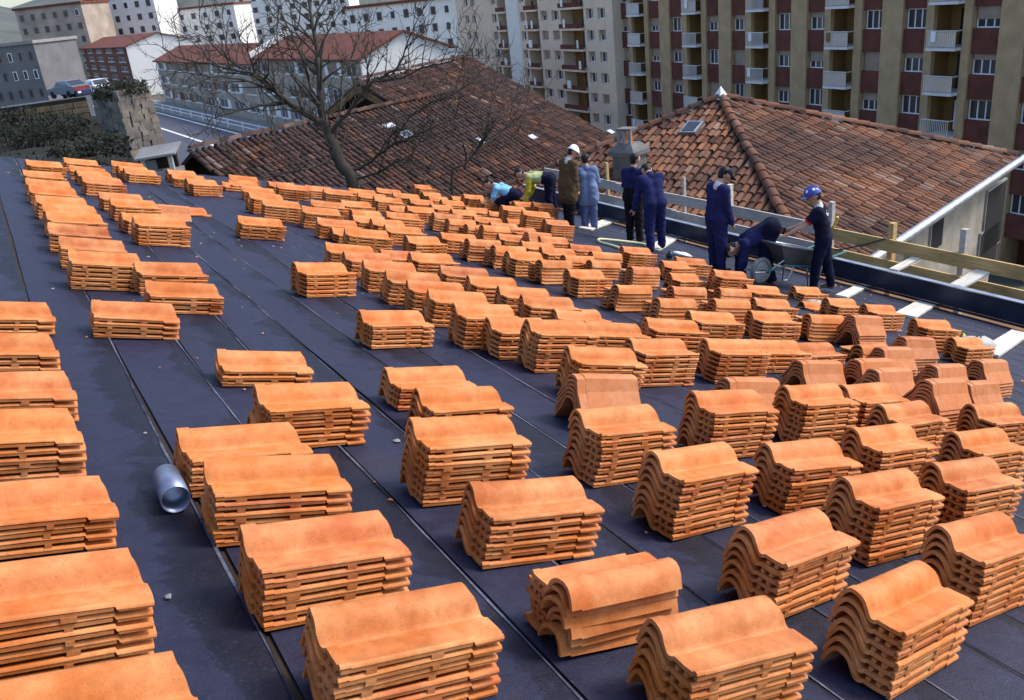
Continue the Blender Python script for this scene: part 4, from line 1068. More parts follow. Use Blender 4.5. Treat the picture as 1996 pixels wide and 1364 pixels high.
for i in range(420):
    s, y = 0.5+r.random()*10, 2+r.random()*13
    if i > 340: s, y = 8.2+r.random()*2.4, 4+r.random()*9
    z = 0.0075; k = 0.006+0.012*r.random()**2; p = DK(s, y, z); a = r.random()*6.28
    u_, v_ = D_AX*math.cos(a)+E_AX*math.sin(a), E_AX*math.cos(a)-D_AX*math.sin(a)
    chips.add([p-u_*k-v_*k*.6, p+u_*k*1.3-v_*k*.5, p+u_*k*.7+v_*k, p-u_*k*.8+v_*k*.7, p+N_AX*k*.7], [(0,1,4),(1,2,4),(2,3,4),(3,0,4)], 0 if r.random() < .6 else 1)
tag(chips.obj('debris', [CLAY, CONC]), kind='stuff')
# the short zinc pipe lying on the felt
pa, pb = deck_at((322,922), 0.062), deck_at((343,972), 0.062)
ax = (pb-pa); ax = ax-N_AX*ax.dot(N_AX); ax.normalize(); PR = 0.052
pm = MB(); seg = 28; vs = []
PL = 0.21
for x in (0, PL):
    for rad in (PR, PR-0.003):
        for k in range(seg):
            a = 2*math.pi*k/seg; vs.append((x, math.cos(a)*rad, math.sin(a)*rad))
fs = []
for k in range(seg):
    j = (k+1) % seg
    fs += [(k, j, 2*seg+j, 2*seg+k), (seg+j, seg+k, 3*seg+k, 3*seg+j), (j, k, seg+k, seg+j), (2*seg+k, 2*seg+j, 3*seg+j, 3*seg+k)]
pm.add(vs, fs, 0, True)
sp_, yp_ = pb.dot(D_AX), pb.y
PIPE_M = M_('galvanised_pipe', (0.22,0.26,0.38), 0.42, 0.2, 12.0, 0.5, 0.55, 0.1)
tag(pm.obj('zinc_pipe', PIPE_M, None, frame(DK(sp_, yp_, PR+0.006)-ax*PL, ax, N_AX.cross(ax), N_AX)), 'short length of grey zinc pipe lying open-ended on the felt', 'pipe')

# ================================================================== PEOPLE
def surface_nets(field, lo, h):
    """blocky-free isosurface (field < 0 inside) on a regular grid"""
    ins = field < 0
    nx, ny, nz_ = field.shape
    c = np.zeros((nx-1, ny-1, nz_-1), int)
    for i in (0,1):
        for j in (0,1):
            for k in (0,1): c += ins[i:nx-1+i, j:ny-1+j, k:nz_-1+k]
    act = (c > 0) & (c < 8)
    idx = -np.ones(act.shape, int); cells = np.argwhere(act); idx[act] = np.arange(len(cells))
    acc = np.zeros((len(cells), 3)); cnt = np.zeros(len(cells))
    corners = [(i,j,k) for i in (0,1) for j in (0,1) for k in (0,1)]
    for a in range(8):
        for b in range(a+1, 8):
            A, B = corners[a], corners[b]
            if sum(abs(A[q]-B[q]) for q in range(3)) != 1: continue
            fa = field[cells[:,0]+A[0], cells[:,1]+A[1], cells[:,2]+A[2]]; fb = field[cells[:,0]+B[0], cells[:,1]+B[1], cells[:,2]+B[2]]
            x = (fa < 0) != (fb < 0); t = fa/(fa-fb+1e-12)
            P = np.array(A)+(np.array(B)-np.array(A))*t[:,None]
            acc[x] += P[x]; cnt[x] += 1
    v = (cells+acc/np.maximum(cnt,1)[:,None])*h+np.array(lo)
    faces = []
    for ax in range(3):
        o1, o2 = [q for q in range(3) if q != ax]
        sl0 = [slice(1,-1)]*3; sl0[ax] = slice(0,-1); sl1 = list(sl0); sl1[ax] = slice(1,None)
        a0, a1 = ins[tuple(sl0)], ins[tuple(sl1)]
        for p in np.argwhere(a0 != a1):
            q = p.copy(); q[o1] += 1; q[o2] += 1                    # grid edge from q along ax
            ids = []
            for d1, d2 in ((0,0),(1,0),(1,1),(0,1)):
                cc = q.copy(); cc[o1] -= 1-d1; cc[o2] -= 1-d2; ids.append(int(idx[tuple(cc)]))
            if min(ids) < 0: continue
            fl = bool(a0[tuple(p)]) != (ax == 1)
            faces.append(ids if fl else ids[::-1])
    return v, faces
def body_mesh(name, prims, mats, h=0.017, k=0.022):
    """prims: (a, b, ra, rb, material index); smooth union of tapered capsules, each face takes the nearest capsule's material"""
    P = [(np.array(a, float), np.array(b, float), ra, rb, m) for a, b, ra, rb, m in prims]
    lo = np.min([np.minimum(a, b)-max(ra, rb) for a, b, ra, rb, m in P], 0)-0.05; hi = np.max([np.maximum(a, b)+max(ra, rb) for a, b, ra, rb, m in P], 0)+0.05
    n = np.ceil((hi-lo)/h).astype(int)+1
    g = np.stack(np.meshgrid(*[lo[i]+h*np.arange(n[i]) for i in range(3)], indexing='ij'), -1)
    def dist(q, a, b, ra, rb):
        d = b-a; t = np.clip(((q-a) @ d)/max(d @ d, 1e-9), 0, 1)
        return np.linalg.norm(q-(a+t[..., None]*d), axis=-1)-(ra+(rb-ra)*t)
    f = None
    for a, b, ra, rb, m in P:
        d = dist(g, a, b, ra, rb); kk = min(k, 0.6*min(ra, rb))
        if f is None: f = d
        else:
            hh = np.clip(0.5+0.5*(f-d)/kk, 0, 1); f = f*(1-hh)+d*hh-kk*hh*(1-hh)
    low = np.clip((g[...,2].max()*0.62-g[...,2])*8, 0, 1)            # folds in the clothes, none on the head
    f = f+low*(0.0035*np.sin(g[...,2]*62+6*np.sin(g[...,1]*17)+g[...,0]*21)+0.003*np.sin(g[...,1]*41+g[...,2]*23+g[...,0]*33))
    v, fs = surface_nets(f, lo, h)
    cen = np.array([v[q].mean(0) for q in fs])
    D = np.stack([dist(cen, a, b, ra, rb) for a, b, ra, rb, m in P], 1); lab = np.array([p[4] for p in P])[D.argmin(1)]
    me = bpy.data.meshes.new(name); me.from_pydata([tuple(q) for q in v], [], fs)
    for m in mats: me.materials.append(m)
    me.polygons.foreach_set('material_index', lab.astype(np.int32)); me.polygons.foreach_set('use_smooth', [True]*len(fs)); me.update()
    return me
def cloth(name, col, var=0.25): return M_(name, col, 0.9, var, 7.0, 0.15, bmp=0.5)
SKIN = M_('skin', (0.52,0.30,0.21), 0.55, 0.1, 10.0); HAIR = M_('dark_hair', (0.014,0.011,0.010), 0.6, 0.3, 30.0)
NAVY = cloth('navy_overall', (0.017,0.020,0.084)); NAVY_D = cloth('dark_navy', (0.008,0.009,0.030)); JEAN = cloth('blue_denim', (0.08,0.108,0.225))
JACKET = cloth('pale_blue_jacket', (0.165,0.22,0.37)); BROWN = cloth('brown_jacket', (0.10,0.062,0.030)); BLACKT = cloth('black_trousers', (0.012,0.010,0.014))
LIME = cloth('lime_sweater', (0.38,0.42,0.20)); YEL = cloth('yellow_sleeve', (0.62,0.52,0.05)); CYAN = cloth('light_blue_shirt', (0.22,0.50,0.68)); REDC = cloth('red_trim', (0.55,0.03,0.02))
SHOE = M_('dark_shoe', (0.02,0.018,0.018), 0.6, 0.3, 9.0); SHOE_T = M_('tan_shoe', (0.24,0.17,0.12), 0.8, 0.2, 9.0); COLLAR = cloth('white_collar', (0.7,0.68,0.66), 0.1)
def V3(*a): return np.array(a, float)
def unit(v): v = np.array(v, float); return v/np.linalg.norm(v)
def person(label, foot, yaw, H=1.6, lean=0.05, headpitch=0.3, armL=None, armR=None, legL=None, legR=None, top=NAVY, trousers=NAVY, shoes=SHOE, sleeve=None, bare=False, cap=None, hair=HAIR, collar=None, tail=0.0, bulk=1.0, extra=None, headyaw=0.0, crouch=None):
    """local frame: x forwards, y to the left, z up. arms and legs are pairs of directions: upper limb, lower limb"""
    armL = armL or ((0.05,0.12,-1),(0.15,0.0,-1)); armR = armR or ((0.05,-0.12,-1),(0.15,0.0,-1))
    legL = legL or ((0.05,0.05,-1),(-0.05,0.02,-1)); legR = legR or ((0.05,-0.05,-1),(-0.05,-0.02,-1))
    mats = [top, trousers, SKIN, shoes, hair, sleeve or top, collar or top]
    T, R_, S, SH, HR, SL, CO = range(7)
    s = H; pel = V3(0,0,0); t = V3(math.sin(lean), 0, math.cos(lean)); side = V3(0,1,0); fw = np.cross(side, t)
    waist = pel+t*0.10*s; chest = pel+t*0.20*s+fw*0.008*s; neck = pel+t*0.305*s
    hp = lean*0.55+headpitch; ht = unit(V3(math.sin(hp), 0.0, math.cos(hp))); hf = V3(math.cos(hp), 0, -math.sin(hp))
    if headyaw: hf = unit(hf+side*math.tan(headyaw)); 
    head = neck+ht*0.105*s+hf*0.012*s
    b = bulk
    pr = []
    for sg in (1, -1):
        hip = pel+side*sg*0.048*s
        pr.append((hip, waist+side*sg*0.036*s, 0.064*s*b, 0.058*s*b, R_ if not tail else T))
        pr.append((waist+side*sg*0.036*s, chest+side*sg*0.050*s, 0.058*s*b, 0.062*s*b, T))
        pr.append((chest+side*sg*0.050*s, neck-t*0.042*s+side*sg*0.082*s, 0.062*s*b, 0.042*s*b, T))
        sh = neck-t*0.036*s+side*sg*0.105*s
        ua, fa = (armL if sg == 1 else armR); el = sh+unit(ua)*0.172*s; wr = el+unit(fa)*0.145*s
        pr.append((neck-t*0.034*s+side*sg*0.07*s, sh, 0.036*s*b, 0.038*s*b, T))
        if bare:
            m_ = sh+unit(ua)*0.095*s
            pr += [(sh, m_, 0.040*s*b, 0.038*s*b, T), (m_, m_+unit(ua)*0.012*s, 0.039*s, 0.039*s, SL), (m_, el, 0.028*s, 0.024*s, S), (el, wr, 0.025*s, 0.017*s, S)]
        else:
            pr += [(sh, el, 0.038*s*b, 0.031*s*b, SL), (el, wr, 0.032*s*b, 0.024*s*b, SL)]
        # hand: palm, four unequal bent fingers, thumb
        d = unit(fa); across = unit(np.cross(d, V3(1,0.2,0.1)) if abs(d[0]) < 0.9 else np.cross(d, V3(0,0,1))); pal = np.cross(across, d)
        hand0 = wr+d*0.004*s; knu = wr+d*0.052*s
        pr.append((hand0, knu, 0.016*s, 0.018*s, S)); 
        for q, (o_, L_) in enumerate(((-0.017,0.034),(-0.006,0.040),(0.006,0.038),(0.016,0.030))):
            k0 = knu+across*o_*s; k1 = k0+unit(d+pal*0.25)*L_*0.55*s; k2 = k1+unit(d*0.7+pal*0.75)*L_*0.5*s
            pr += [(k0, k1, 0.0068*s, 0.0058*s, S), (k1, k2, 0.0058*s, 0.0048*s, S)]
        th0 = wr+d*0.018*s-across*0.014*s; th1 = th0+unit(d*0.6-across*0.7+pal*0.3)*0.03*s
        pr += [(th0, th1, 0.0075*s, 0.0062*s, S), (th1, th1+unit(d*0.9+pal*0.3)*0.02*s, 0.0062*s, 0.005*s, S)]
        th, sk = (legL if sg == 1 else legR); kn = hip+unit(th)*0.245*s; an = kn+unit(sk)*0.235*s
        pr += [(hip, kn, 0.062*s*b, 0.042*s*b, R_), (kn, an, 0.043*s*b, 0.034*s*b, R_)]
        if tail: pr.append((hip+t*0.05*s, hip+unit(th)*tail*s, 0.068*s*b, 0.074*s*b, T))
        ft = an-V3(0,0,0.025*s); pr += [(ft-V3(0.02*s,0,0), ft+V3(0.085*s, sg*0.012*s, -0.008*s), 0.027*s, 0.020*s, SH), (an, ft, 0.026*s, 0.028*s, SH)]
    pr += [(neck+ht*0.004*s, neck+ht*0.045*s, 0.034*s, 0.031*s, S), (neck-t*0.008*s, neck+ht*0.006*s, 0.040*s, 0.037*s, CO)]
    # head: skull, face, jaw, nose, ears, hair
    pr += [(head-hf*0.012*s+ht*0.012*s, head+ht*0.016*s+hf*0.004*s, 0.053*s, 0.052*s, S), (head+hf*0.018*s-ht*0.010*s, head+hf*0.022*s-ht*0.036*s, 0.040*s, 0.029*s, S),
           (head+hf*0.052*s-ht*0.002*s, head+hf*0.066*s-ht*0.018*s, 0.008*s, 0.011*s, S)]
    hs = unit(np.cross(ht, hf))
    for sg in (1,-1):
        pr.append((head+hs*sg*0.052*s-ht*0.012*s-hf*0.004*s, head+hs*sg*0.055*s+ht*0.012*s-hf*0.008*s, 0.009*s, 0.011*s, S))
        pr.append((head+hf*0.050*s+hs*sg*0.020*s+ht*0.010*s, head+hf*0.052*s+hs*sg*0.024*s+ht*0.009*s, 0.006*s, 0.006*s, HR))
        pr.append((head+hf*0.050*s+hs*sg*0.012*s+ht*0.020*s, head+hf*0.047*s+hs*sg*0.030*s+ht*0.021*s, 0.005*s, 0.004*s, HR))
    pr += [(head-hf*0.022*s+ht*0.024*s, head+hf*0.018*s+ht*0.040*s, 0.053*s, 0.040*s, HR), (head-hf*0.034*s-ht*0.020*s, head-hf*0.022*s+ht*0.02*s, 0.034*s, 0.050*s, HR)]
    if extra: pr += extra(pel, waist, chest, neck, t, fw, side, s)
    me = body_mesh('person', pr, mats)
    zmin = min(v.co.z for v in me.vertices)
    c, k = math.cos(yaw), math.sin(yaw)
    Mx = frame(Vector(foot)-Vector((0,0,zmin)), Vector((c,k,0)), Vector((-k,c,0)), Vector((0,0,1)))
    o = link('person', me, None, Mx); tag(o, label, 'person')
    if cap:
        kind, m_ = cap; rad = 0.070*s if kind == 'helmet' else 0.066*s
        hx, hy, hz = Vector(hf), Vector(hs), Vector(ht)
        hx = (hx-hz*hx.dot(hz)).normalized(); hy = hz.cross(hx)
        Hm = frame(Vector(head+ht*0.018*s-hf*0.004*s), hx, hy, hz)
        mb = MB(); mb.ball((0,0,0), rad, 0, 20, 9, (1.08, 0.96, 1.0 if kind == 'helmet' else 0.84), 0.0, None)
        n = 13; vs = []
        for q in range(n):                                            # brim or peak at the front
            a = (q/(n-1)-0.5)*(2.2 if kind == 'helmet' else 1.9); e = 0.032*s*math.cos(a*0.75) if kind == 'helmet' else 0.050*s*math.cos(a*0.85)
            for rr_, zz in ((rad, 0.004*s), (rad+e, -0.006*s), (rad, -0.001*s), (rad+e, -0.010*s)): vs.append((math.cos(a)*rr_*1.06, math.sin(a)*rr_*0.97, zz))
        fs = []
        for q in range(n-1):
            i = q*4; fs += [(i, i+1, i+5, i+4), (i+2, i+6, i+7, i+3), (i+1, i+3, i+7, i+5)]
        mb.add(vs, fs, 0, False)
        if kind == 'helmet':
            ring = [(math.cos(a)*rad*1.10, math.sin(a)*rad*0.99, 0.0) for a in np.linspace(0, 2*math.pi, 25)]; mb.tube(ring, 0.007*s, 6, 0, False)
            mb.tube([(math.cos(a)*rad*1.09, 0, math.sin(a)*rad*1.02) for a in np.linspace(0.3, 2.7, 10)], 0.008*s, 6)
        hat = mb.obj('helmet' if kind == 'helmet' else 'cap', m_, o, Hm)
        if kind == 'helmet' and m_ is HELM_B:
            for a_ in (0.75, 2.2):
                dv = Vector((math.cos(a_)*0.6, math.sin(a_)*0.75, 0.55)).normalized(); b2 = MB(); b2.ball((0,0,0), 0.014*s, 0, 10, 4, (1,1,.4), 0.0)
                z_ = dv; x_ = z_.orthogonal().normalized()
                b2.obj('emblem', WHITE_P, hat, frame(dv*rad*0.99, x_, z_.cross(x_), z_))
    return o
HELM_W = M_('white_helmet', (0.82,0.82,0.82), 0.35, 0.04, 3.0, 0.5); HELM_B = M_('blue_helmet', (0.045,0.075,0.35), 0.35, 0.1, 3.0, 0.5)
def foot_at(p, drop=0.0): q = deck_at(p, 0.012); return Vector((q.x, q.y, q.z-drop))
FWD = math.atan2(RW[1][2], RW[0][2])                                   # heading straight away from the camera
# tall youth in overalls and cap, looking down to the right
person('person in navy overalls and cap standing tall, looking down, one arm hanging by the rail', foot_at((1398,530)), FWD-1.25, 1.44, 0.08, 0.60,
    ((0.06,0.12,-1),(0.10,0.0,-1)), ((0.10,-0.05,-1),(0.35,-0.05,-1)), ((0.02,0.04,-1),(-0.03,0.0,-1)), ((0.04,-0.04,-1),(-0.02,0.0,-1)), NAVY, NAVY, cap=('cap', NAVY_D), collar=COLLAR, bulk=1.30)
# helmeted worker, T-shirt with red trim, reaching left
def tee(pel, waist, chest, neck, t, fw, side, s):
    e = []
    for sg in (1,-1): e.append((pel+t*0.035*s+side*sg*0.036*s, pel+t*0.042*s+side*sg*0.036*s, 0.067*s, 0.067*s, 5))
    for dz in (0.20, 0.215, 0.235): e.append((pel+t*dz*s-fw*0.066*s+side*0.015*s, pel+t*dz*s-fw*0.066*s-side*(0.02)*s, 0.0045*s, 0.0045*s, 6))
    return e
person('person in blue helmet and navy T-shirt with red trim, reaching towards the wheelbarrow', foot_at((1602,566)), FWD+1.15, 1.40, 0.18, 0.30,
    ((0.75,0.25,-0.75),(0.85,0.10,-0.45)), ((0.55,-0.1,-0.85),(0.9,0.1,-0.40)), ((0.22,0.05,-1),(0.10,0.0,-1)), ((-0.12,-0.04,-1),(-0.22,0.0,-1)), NAVY_D, NAVY_D, SHOE_T, sleeve=REDC, bare=True, cap=('helmet', HELM_B), collar=COLLAR, extra=tee, bulk=1.14)
# crouched worker bending far down over the barrow wheel
person('person in dark navy bent double over the wheelbarrow, hands at its wheel', foot_at((1503,548)), FWD+1.35, 1.44, 2.05, 0.95,
    ((0.15,0.10,-1),(0.10,0.0,-1)), ((0.25,-0.05,-1),(0.15,0.0,-1)), ((0.30,0.07,-1),(-0.30,0.0,-1)), ((0.25,-0.07,-1),(-0.25,0.0,-1)), NAVY, NAVY_D, bulk=1.28)
# pair in navy
person('person in navy overalls leaning forward with bowed head and dark cap', foot_at((1280,488)), FWD+0.15, 1.42, 0.42, 0.95,
    ((0.05,0.30,-1),(0.05,0.25,-1)), ((0.35,-0.05,-0.9),(0.6,0.1,-0.6)), ((-0.06,0.12,-1),(-0.16,0.02,-1)), ((0.20,-0.10,-1),(0.05,-0.05,-1)), NAVY, NAVY, cap=('cap', NAVY_D), bulk=1.28)
person('person with dark hair and black trousers half hidden behind the leaning navy overalls', foot_at((1238,471)), FWD-0.75, 1.42, 0.10, 0.30,
    ((0.25,0.25,-0.95),(0.75,-0.25,0.25)), ((0.25,-0.15,-1),(0.6,0.2,-0.2)), None, None, NAVY, BLACKT, bulk=1.24)
# pale blue jacket from behind, brown jacket with white helmet
person('person in pale blue work jacket and jeans seen from behind', foot_at((1150,444), 0.05), FWD-0.10, 1.34, 0.08, 0.28,
    ((0.12,0.22,-1),(0.7,-0.3,-0.45)), ((0.12,-0.22,-1),(0.7,0.3,-0.45)), ((0.03,0.05,-1),(-0.04,0.0,-1)), ((0.02,-0.05,-1),(-0.03,0.0,-1)), JACKET, JEAN, tail=0.10, bulk=1.32)
person('person in brown jacket and white helmet, arms hanging, looking down', foot_at((1112,441), 0.05), FWD-1.05, 1.45, 0.14, 0.62,
    ((-0.10,0.08,-1),(0.25,-0.1,-0.95)), ((-0.02,-0.08,-1),(0.25,0.1,-0.95)), ((0.06,0.04,-1),(-0.03,0.0,-1)), ((-0.06,-0.04,-1),(-0.10,0.0,-1)), BROWN, BLACKT, cap=('helmet', HELM_W), collar=COLLAR, tail=0.13, bulk=1.28)
# the two bending at the far end
person('person in lime sweater with yellow sleeves, bent over beside the high tile stacks', foot_at((1078,424), 0.0), FWD+1.35, 1.40, 1.38, 0.35,
    ((0.10,0.15,-1),(0.35,0.0,-0.9)), ((-0.05,-0.10,-1),(0.45,0.1,-0.8)), ((0.12,0.06,-1),(-0.12,0.0,-1)), ((-0.02,-0.06,-1),(-0.10,0.0,-1)), LIME, NAVY_D, sleeve=YEL, bulk=1.21)
person('person in light blue shirt crouching low behind the high tile stacks, bare arms', foot_at((1012,425), 0.0), FWD+1.2, 1.32, 1.15, 0.5,
    ((0.35,0.25,-0.9),(0.3,-0.2,-0.9)), ((0.25,-0.3,-0.9),(0.3,0.2,-0.9)), ((0.95,0.2,-0.25),(-0.5,0.0,-0.9)), ((0.95,-0.2,-0.25),(-0.5,0.0,-0.9)), CYAN, NAVY_D, sleeve=CYAN, bare=True)

# ================================================================== WHEELBARROW
wq = deck_at((1478,552), 0.0); lq = deck_at((1562,556), 0.0)
bx = (lq-wq); bx.normalize(); by = N_AX.cross(bx)
wb = empty('wheelbarrow', frame(wq, bx, by, N_AX), 'worn grey green wheelbarrow with pale metal wheel at the rail', 'wheelbarrow')
BARROW = M_('barrow_steel', (0.07,0.085,0.085), 0.45, 0.35, 5.0, 0.5, 0.4, dirt=(0.22,0.22,0.21)); TEAL = M_('teal_paint', (0.05,0.16,0.16), 0.5, 0.3, 5.0)
wh = MB(); R0 = 0.145
wh.tube([(math.cos(a)*R0, 0, R0+0.028+math.sin(a)*R0) for a in np.linspace(0, 2*math.pi, 29)], 0.034, 8, 0, False)
tyre = wh.obj('wheel', M_('grey_tyre', (0.22,0.22,0.21), 0.8, 0.3, 8.0), wb)
rim = MB(); cz = R0+0.028
for s_ in (-0.014, 0.014):
    rim.add([(0, s_*1.8, cz)]+[(math.cos(a)*0.14, s_, cz+math.sin(a)*0.14) for a in np.linspace(0, 2*math.pi, 25)[:-1]], [((0, k+1, (k+1) % 24+1) if s_ > 0 else (0, (k+1) % 24+1, k+1)) for k in range(24)], 0, True)
rim.obj('rim', ZINC, tyre); MB().tube([(0,-0.13,cz),(0,0.13,cz)], 0.016, 8).obj('axle', STEEL, tyre)
tr = MB()                                                              # tray: sloping sides, open on top
ri = [(0.0,-0.26,0.56),(0.86,-0.29,0.50),(0.86,0.29,0.50),(0.0,0.26,0.56)]; bo = [(0.26,-0.15,0.30),(0.68,-0.17,0.29),(0.68,0.17,0.29),(0.26,0.15,0.30)]
inn = lambda L, k: [tuple(np.array(p)*(1-k)+np.array([0.45,0,p[2]+0.01])*k) for p in L]
A_ = ri+bo+inn(ri, .02)+inn(bo, .03)
tr.add(A_, [(0,4,5,1),(1,5,6,2),(2,6,7,3),(3,7,4,0),(4,7,6,5),(9,13,12,8),(10,14,13,9),(11,15,14,10),(8,12,15,11),(13,14,15,12),(0,1,9,8),(1,2,10,9),(2,3,11,10),(3,0,8,11)])
tr.obj('tray', BARROW, wb)
MB().tube([Vector(p) for p in ri+ri[:1]], 0.016, 6).obj('tray_rim', ZINC, wb)
for s_ in (-1, 1):
    MB().tube([(-0.02, s_*0.10, cz), (0.26, s_*0.17, 0.28), (0.70, s_*0.21, 0.30), (1.0, s_*0.25, 0.45), (1.25, s_*0.26, 0.54)], 0.018, 8).obj('handle', TEAL, wb)
    MB().tube([(0.62, s_*0.20, 0.29), (0.70, s_*0.23, 0.02), (0.82, s_*0.23, 0.02), (0.88, s_*0.23, 0.37)], 0.015, 6).obj('leg', ZINC, wb)
    MB().tube([(-0.20, s_*0.09, cz*0.9), (0.02, s_*0.10, cz), (0.22, s_*0.16, 0.36)], 0.013, 6).obj('wheel_stay', ZINC, wb)

# ================================================================== BARE TREES
def limb_pts(px, d0, d1):
    return [at_depth(p, d0+(d1-d0)*i/max(1, len(px)-1)) for i, p in enumerate(px)]
def smooth_path(pts, sub=3):
    out = []
    for i in range(len(pts)-1):
        p0, p1, p2, p3 = pts[max(0,i-1)], pts[i], pts[i+1], pts[min(len(pts)-1,i+2)]
        for k in range(sub):
            t = k/sub; out.append(0.5*((2*p1)+(p2-p0)*t+(2*p0-5*p1+4*p2-p3)*t*t+(3*p1-p0-3*p2+p3)*t**3))
    out.append(pts[-1]); return out
def twigs(mb, r, path, r0, level, spread=1.0):
    n = len(path); 
    for i in range(2, n):
        if r.random() > (0.92 if level == 0 else 0.72): continue
        p = path[i]; t = (path[i]-path[i-1]).normalized(); side = t.orthogonal().normalized(); side.rotate(Matrix.Rotation(r.random()*6.28, 3, t))
        d = (t*0.7+side*(0.6+0.5*r.random())+Vector((0,0,0.25))).normalized(); L = (0.45+0.9*r.random())*spread*(0.75 if level else 1.0); q = [p]; m = 5
        for k in range(m):
            d = (d+Vector((r.gauss(0,.16), r.gauss(0,.16), r.gauss(0.03,.14)))).normalized(); q.append(q[-1]+d*L/m)
        rad = r0*(0.55 if level == 0 else 0.6)*(1-0.6*i/n)+0.004
        mb.tube(q, [rad*(1-0.8*k/m) for k in range(m+1)], 4, 0, False)
        if level < 2: twigs(mb, r, q, rad, level+1, spread*0.62)
def tree(label, limbs, d, seed, spread=1.0):
    r = random.Random(seed); base = limb_pts(limbs[0][0][:1], d, d)[0]
    root = empty('bare_tree', Matrix.Translation(base), label, 'tree'); inv = Matrix.Translation(-base); tw = MB()
    for i, (px, r0, r1, dd) in enumerate(limbs):
        a = d if i == 0 else d+dd[0]; pts = [inv @ p for p in limb_pts(px, a, d+dd[1])]
        if i == 0: pts = [pts[0]-Vector((0,0,2.8))]+pts
        path = smooth_path(pts, 4); n = len(path)
        path = [p+Vector((r.gauss(0,.012), r.gauss(0,.012), r.gauss(0,.012))) for p in path]
        rad = [(r0+(r1-r0)*k/(n-1))*(1+0.07*r.gauss(0,1)) for k in range(n)]
        MB().tube(path, rad, 10 if i == 0 else 7).obj('trunk' if i == 0 else 'limb', BARK, root)
        twigs(tw, r, path[n//3 if i == 0 else 2:], r0*0.8 if i else 0.05, 0, spread)
    tag(tw.obj('twigs', BARK, root), kind='stuff'); return root
D_T = 19.0
tree('large bare tree forking low in front of the dark tiled roofs', [
 ([(690,368),(668,325),(650,285),(640,262),(633,238)], 0.150, 0.105, (0,0)),
 ([(633,240),(627,208),(623,148),(618,95),(611,55),(604,10),(600,-40)], 0.095, 0.022, (0,0.4)),
 ([(632,242),(595,220),(550,190),(525,163),(498,146),(430,128),(345,112)], 0.075, 0.012, (0,-1.2)),
 ([(558,196),(523,167),(473,133),(431,104),(411,82),(395,50)], 0.045, 0.010, (-.3,0.5)),
 ([(558,200),(486,210),(440,222),(405,236)], 0.035, 0.008, (-.3,-1.5)),
 ([(549,182),(486,160),(411,148),(348,140)], 0.032, 0.008, (-.3,-2.0)),
 ([(622,205),(608,173),(588,112),(565,62),(548,20)], 0.055, 0.012, (0,1.3)),
 ([(640,262),(675,223),(700,190),(733,155),(770,135),(796,88),(830,60)], 0.048, 0.008, (0,-0.8)),
 ([(733,157),(780,150),(835,128),(880,118),(915,108)], 0.026, 0.007, (-.5,-1.4)),
 ([(676,340),(725,313),(765,283),(800,268),(833,253),(901,225)], 0.036, 0.007, (0,-1.2)),
 ([(682,352),(738,335),(770,315),(800,312)], 0.030, 0.007, (0,-0.9)),
 ([(765,283),(790,240),(830,205),(880,185),(920,160)], 0.022, 0.006, (-.6,-1.6)),
 ([(655,300),(625,320),(588,330),(525,345),(480,348)], 0.032, 0.007, (0,-1.1)),
 ([(652,285),(655,240),(665,200),(668,150),(690,100),(700,55)], 0.040, 0.009, (0,1.5)),
 ([(628,215),(570,150),(545,95),(520,40)], 0.030, 0.007, (0,0.9)),
 ], D_T, 4, 1.0)
tree('thin bare sapling standing against the brown roof right of the big tree', [
 ([(880,352),(905,322),(926,298),(942,275),(951,255)], 0.032, 0.020, (0,0)),
 ([(951,255),(963,215),(966,165),(960,130)], 0.016, 0.004, (0,0.5)),
 ([(942,275),(985,250),(1015,225),(1030,190)], 0.013, 0.005, (0,-.7)),
 ([(926,298),(965,290),(1000,280)], 0.012, 0.005, (0,-.7)),
 ], 20.5, 9, 0.8)

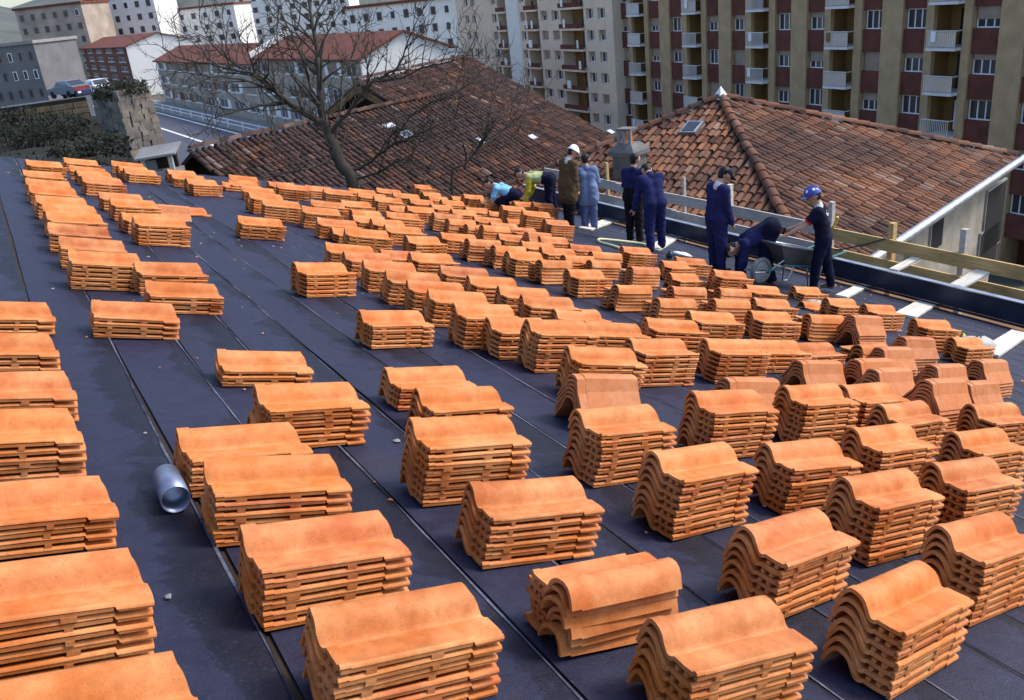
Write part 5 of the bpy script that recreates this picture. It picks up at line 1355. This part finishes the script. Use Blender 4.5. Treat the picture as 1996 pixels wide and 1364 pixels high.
# ================================================================== PARKED CARS
TYRE = M_('tyre', (0.015,0.015,0.015), 0.8, 0.2, 8.0); RED_L = M_('red_paint', (0.24,0.04,0.025), 0.35, 0.15, 3.0, 0.5); BLUE_C = M_('dark_blue_paint', (0.02,0.035,0.12), 0.3, 0.1, 3.0, 0.5); WHITE_C = M_('white_car_paint', (0.72,0.74,0.78), 0.3, 0.05, 3.0, 0.5); GREY_C = M_('grey_car_paint', (0.14,0.17,0.22), 0.3, 0.1, 3.0, 0.5)
def car(label, p, depth, yaw, body, rear=None):
    o = at_depth(p, depth); o = Vector((o.x, o.y, o.z))
    root = empty('parked_car', Matrix.Translation(o) @ Matrix.Rotation(yaw, 4, 'Z'), label, 'car')
    L, W = 3.7, 1.56
    side = [(0.0,0.28),(0.02,0.72),(0.95,0.84),(1.45,1.30),(2.75,1.34),(3.35,0.92),(3.66,0.86),(3.70,0.30)]
    mb = MB(); n = len(side); vs = []
    for y, k in ((-W/2,1),(W/2,1)):
        for x, z in side: vs.append((x, y*(0.84 if z > 1.1 else 1.0), z))
    mb.add(vs, [tuple(range(n))[::-1], tuple(range(n, 2*n))]+[(i, (i+1) % n, n+(i+1) % n, n+i) for i in range(n)], 0)
    mb.obj('body', body, root)
    if rear: MB().box(3.66, 3.73, -W/2+0.05, W/2-0.05, 0.45, 0.82).obj('rear_panel', rear, root)
    MB().add([(1.02,-0.66,0.90),(1.02,0.66,0.90),(1.42,0.60,1.27),(1.42,-0.60,1.27)], [(0,1,2,3)]).obj('windscreen', GLASS, root, Matrix.Translation((-0.03,0,0.03)))
    MB().add([(2.80,-0.60,1.29),(2.80,0.60,1.29),(3.30,0.66,0.95),(3.30,-0.66,0.95)], [(0,1,2,3)]).obj('rear_window', GLASS, root, Matrix.Translation((0.03,0,0.02)))
    for s_ in (-1, 1):
        MB().add([(1.25,s_*0.775,0.92),(3.05,s_*0.775,0.94),(2.70,s_*0.665,1.26),(1.55,s_*0.665,1.26)], [(0,1,2,3)]).obj('side_window', GLASS, root)
        for x in (0.68, 2.95):
            MB().tube([(x, s_*0.62, 0.29), (x, s_*0.80, 0.29)], 0.29, 14).obj('wheel', TYRE, root)
        MB().box(-0.03, 0.0, s_*0.55-0.13, s_*0.55+0.13, 0.52, 0.68).obj('headlight', WHITE_P, root)
        MB().box(3.735, 3.75, s_*0.58-0.12, s_*0.58+0.12, 0.55, 0.74).obj('tail_light', RED_L, root)
    for x, nm in ((-0.06,'bumper'),(3.69,'bumper')): MB().box(x, x+0.07, -W/2+0.02, W/2-0.02, 0.30, 0.44).obj(nm, SHOE, root)
    return root
car('grey blue parked car with red tail, leftmost on the upper road', (112,190), 74.0, math.radians(-62), GREY_C, RED_L)
car('dark blue parked car between the red tailed car and the white car', (172,192), 72.0, math.radians(105), BLUE_C)
car('white parked car partly behind the ivy topped pier', (212,183), 80.0, math.radians(105), WHITE_C)
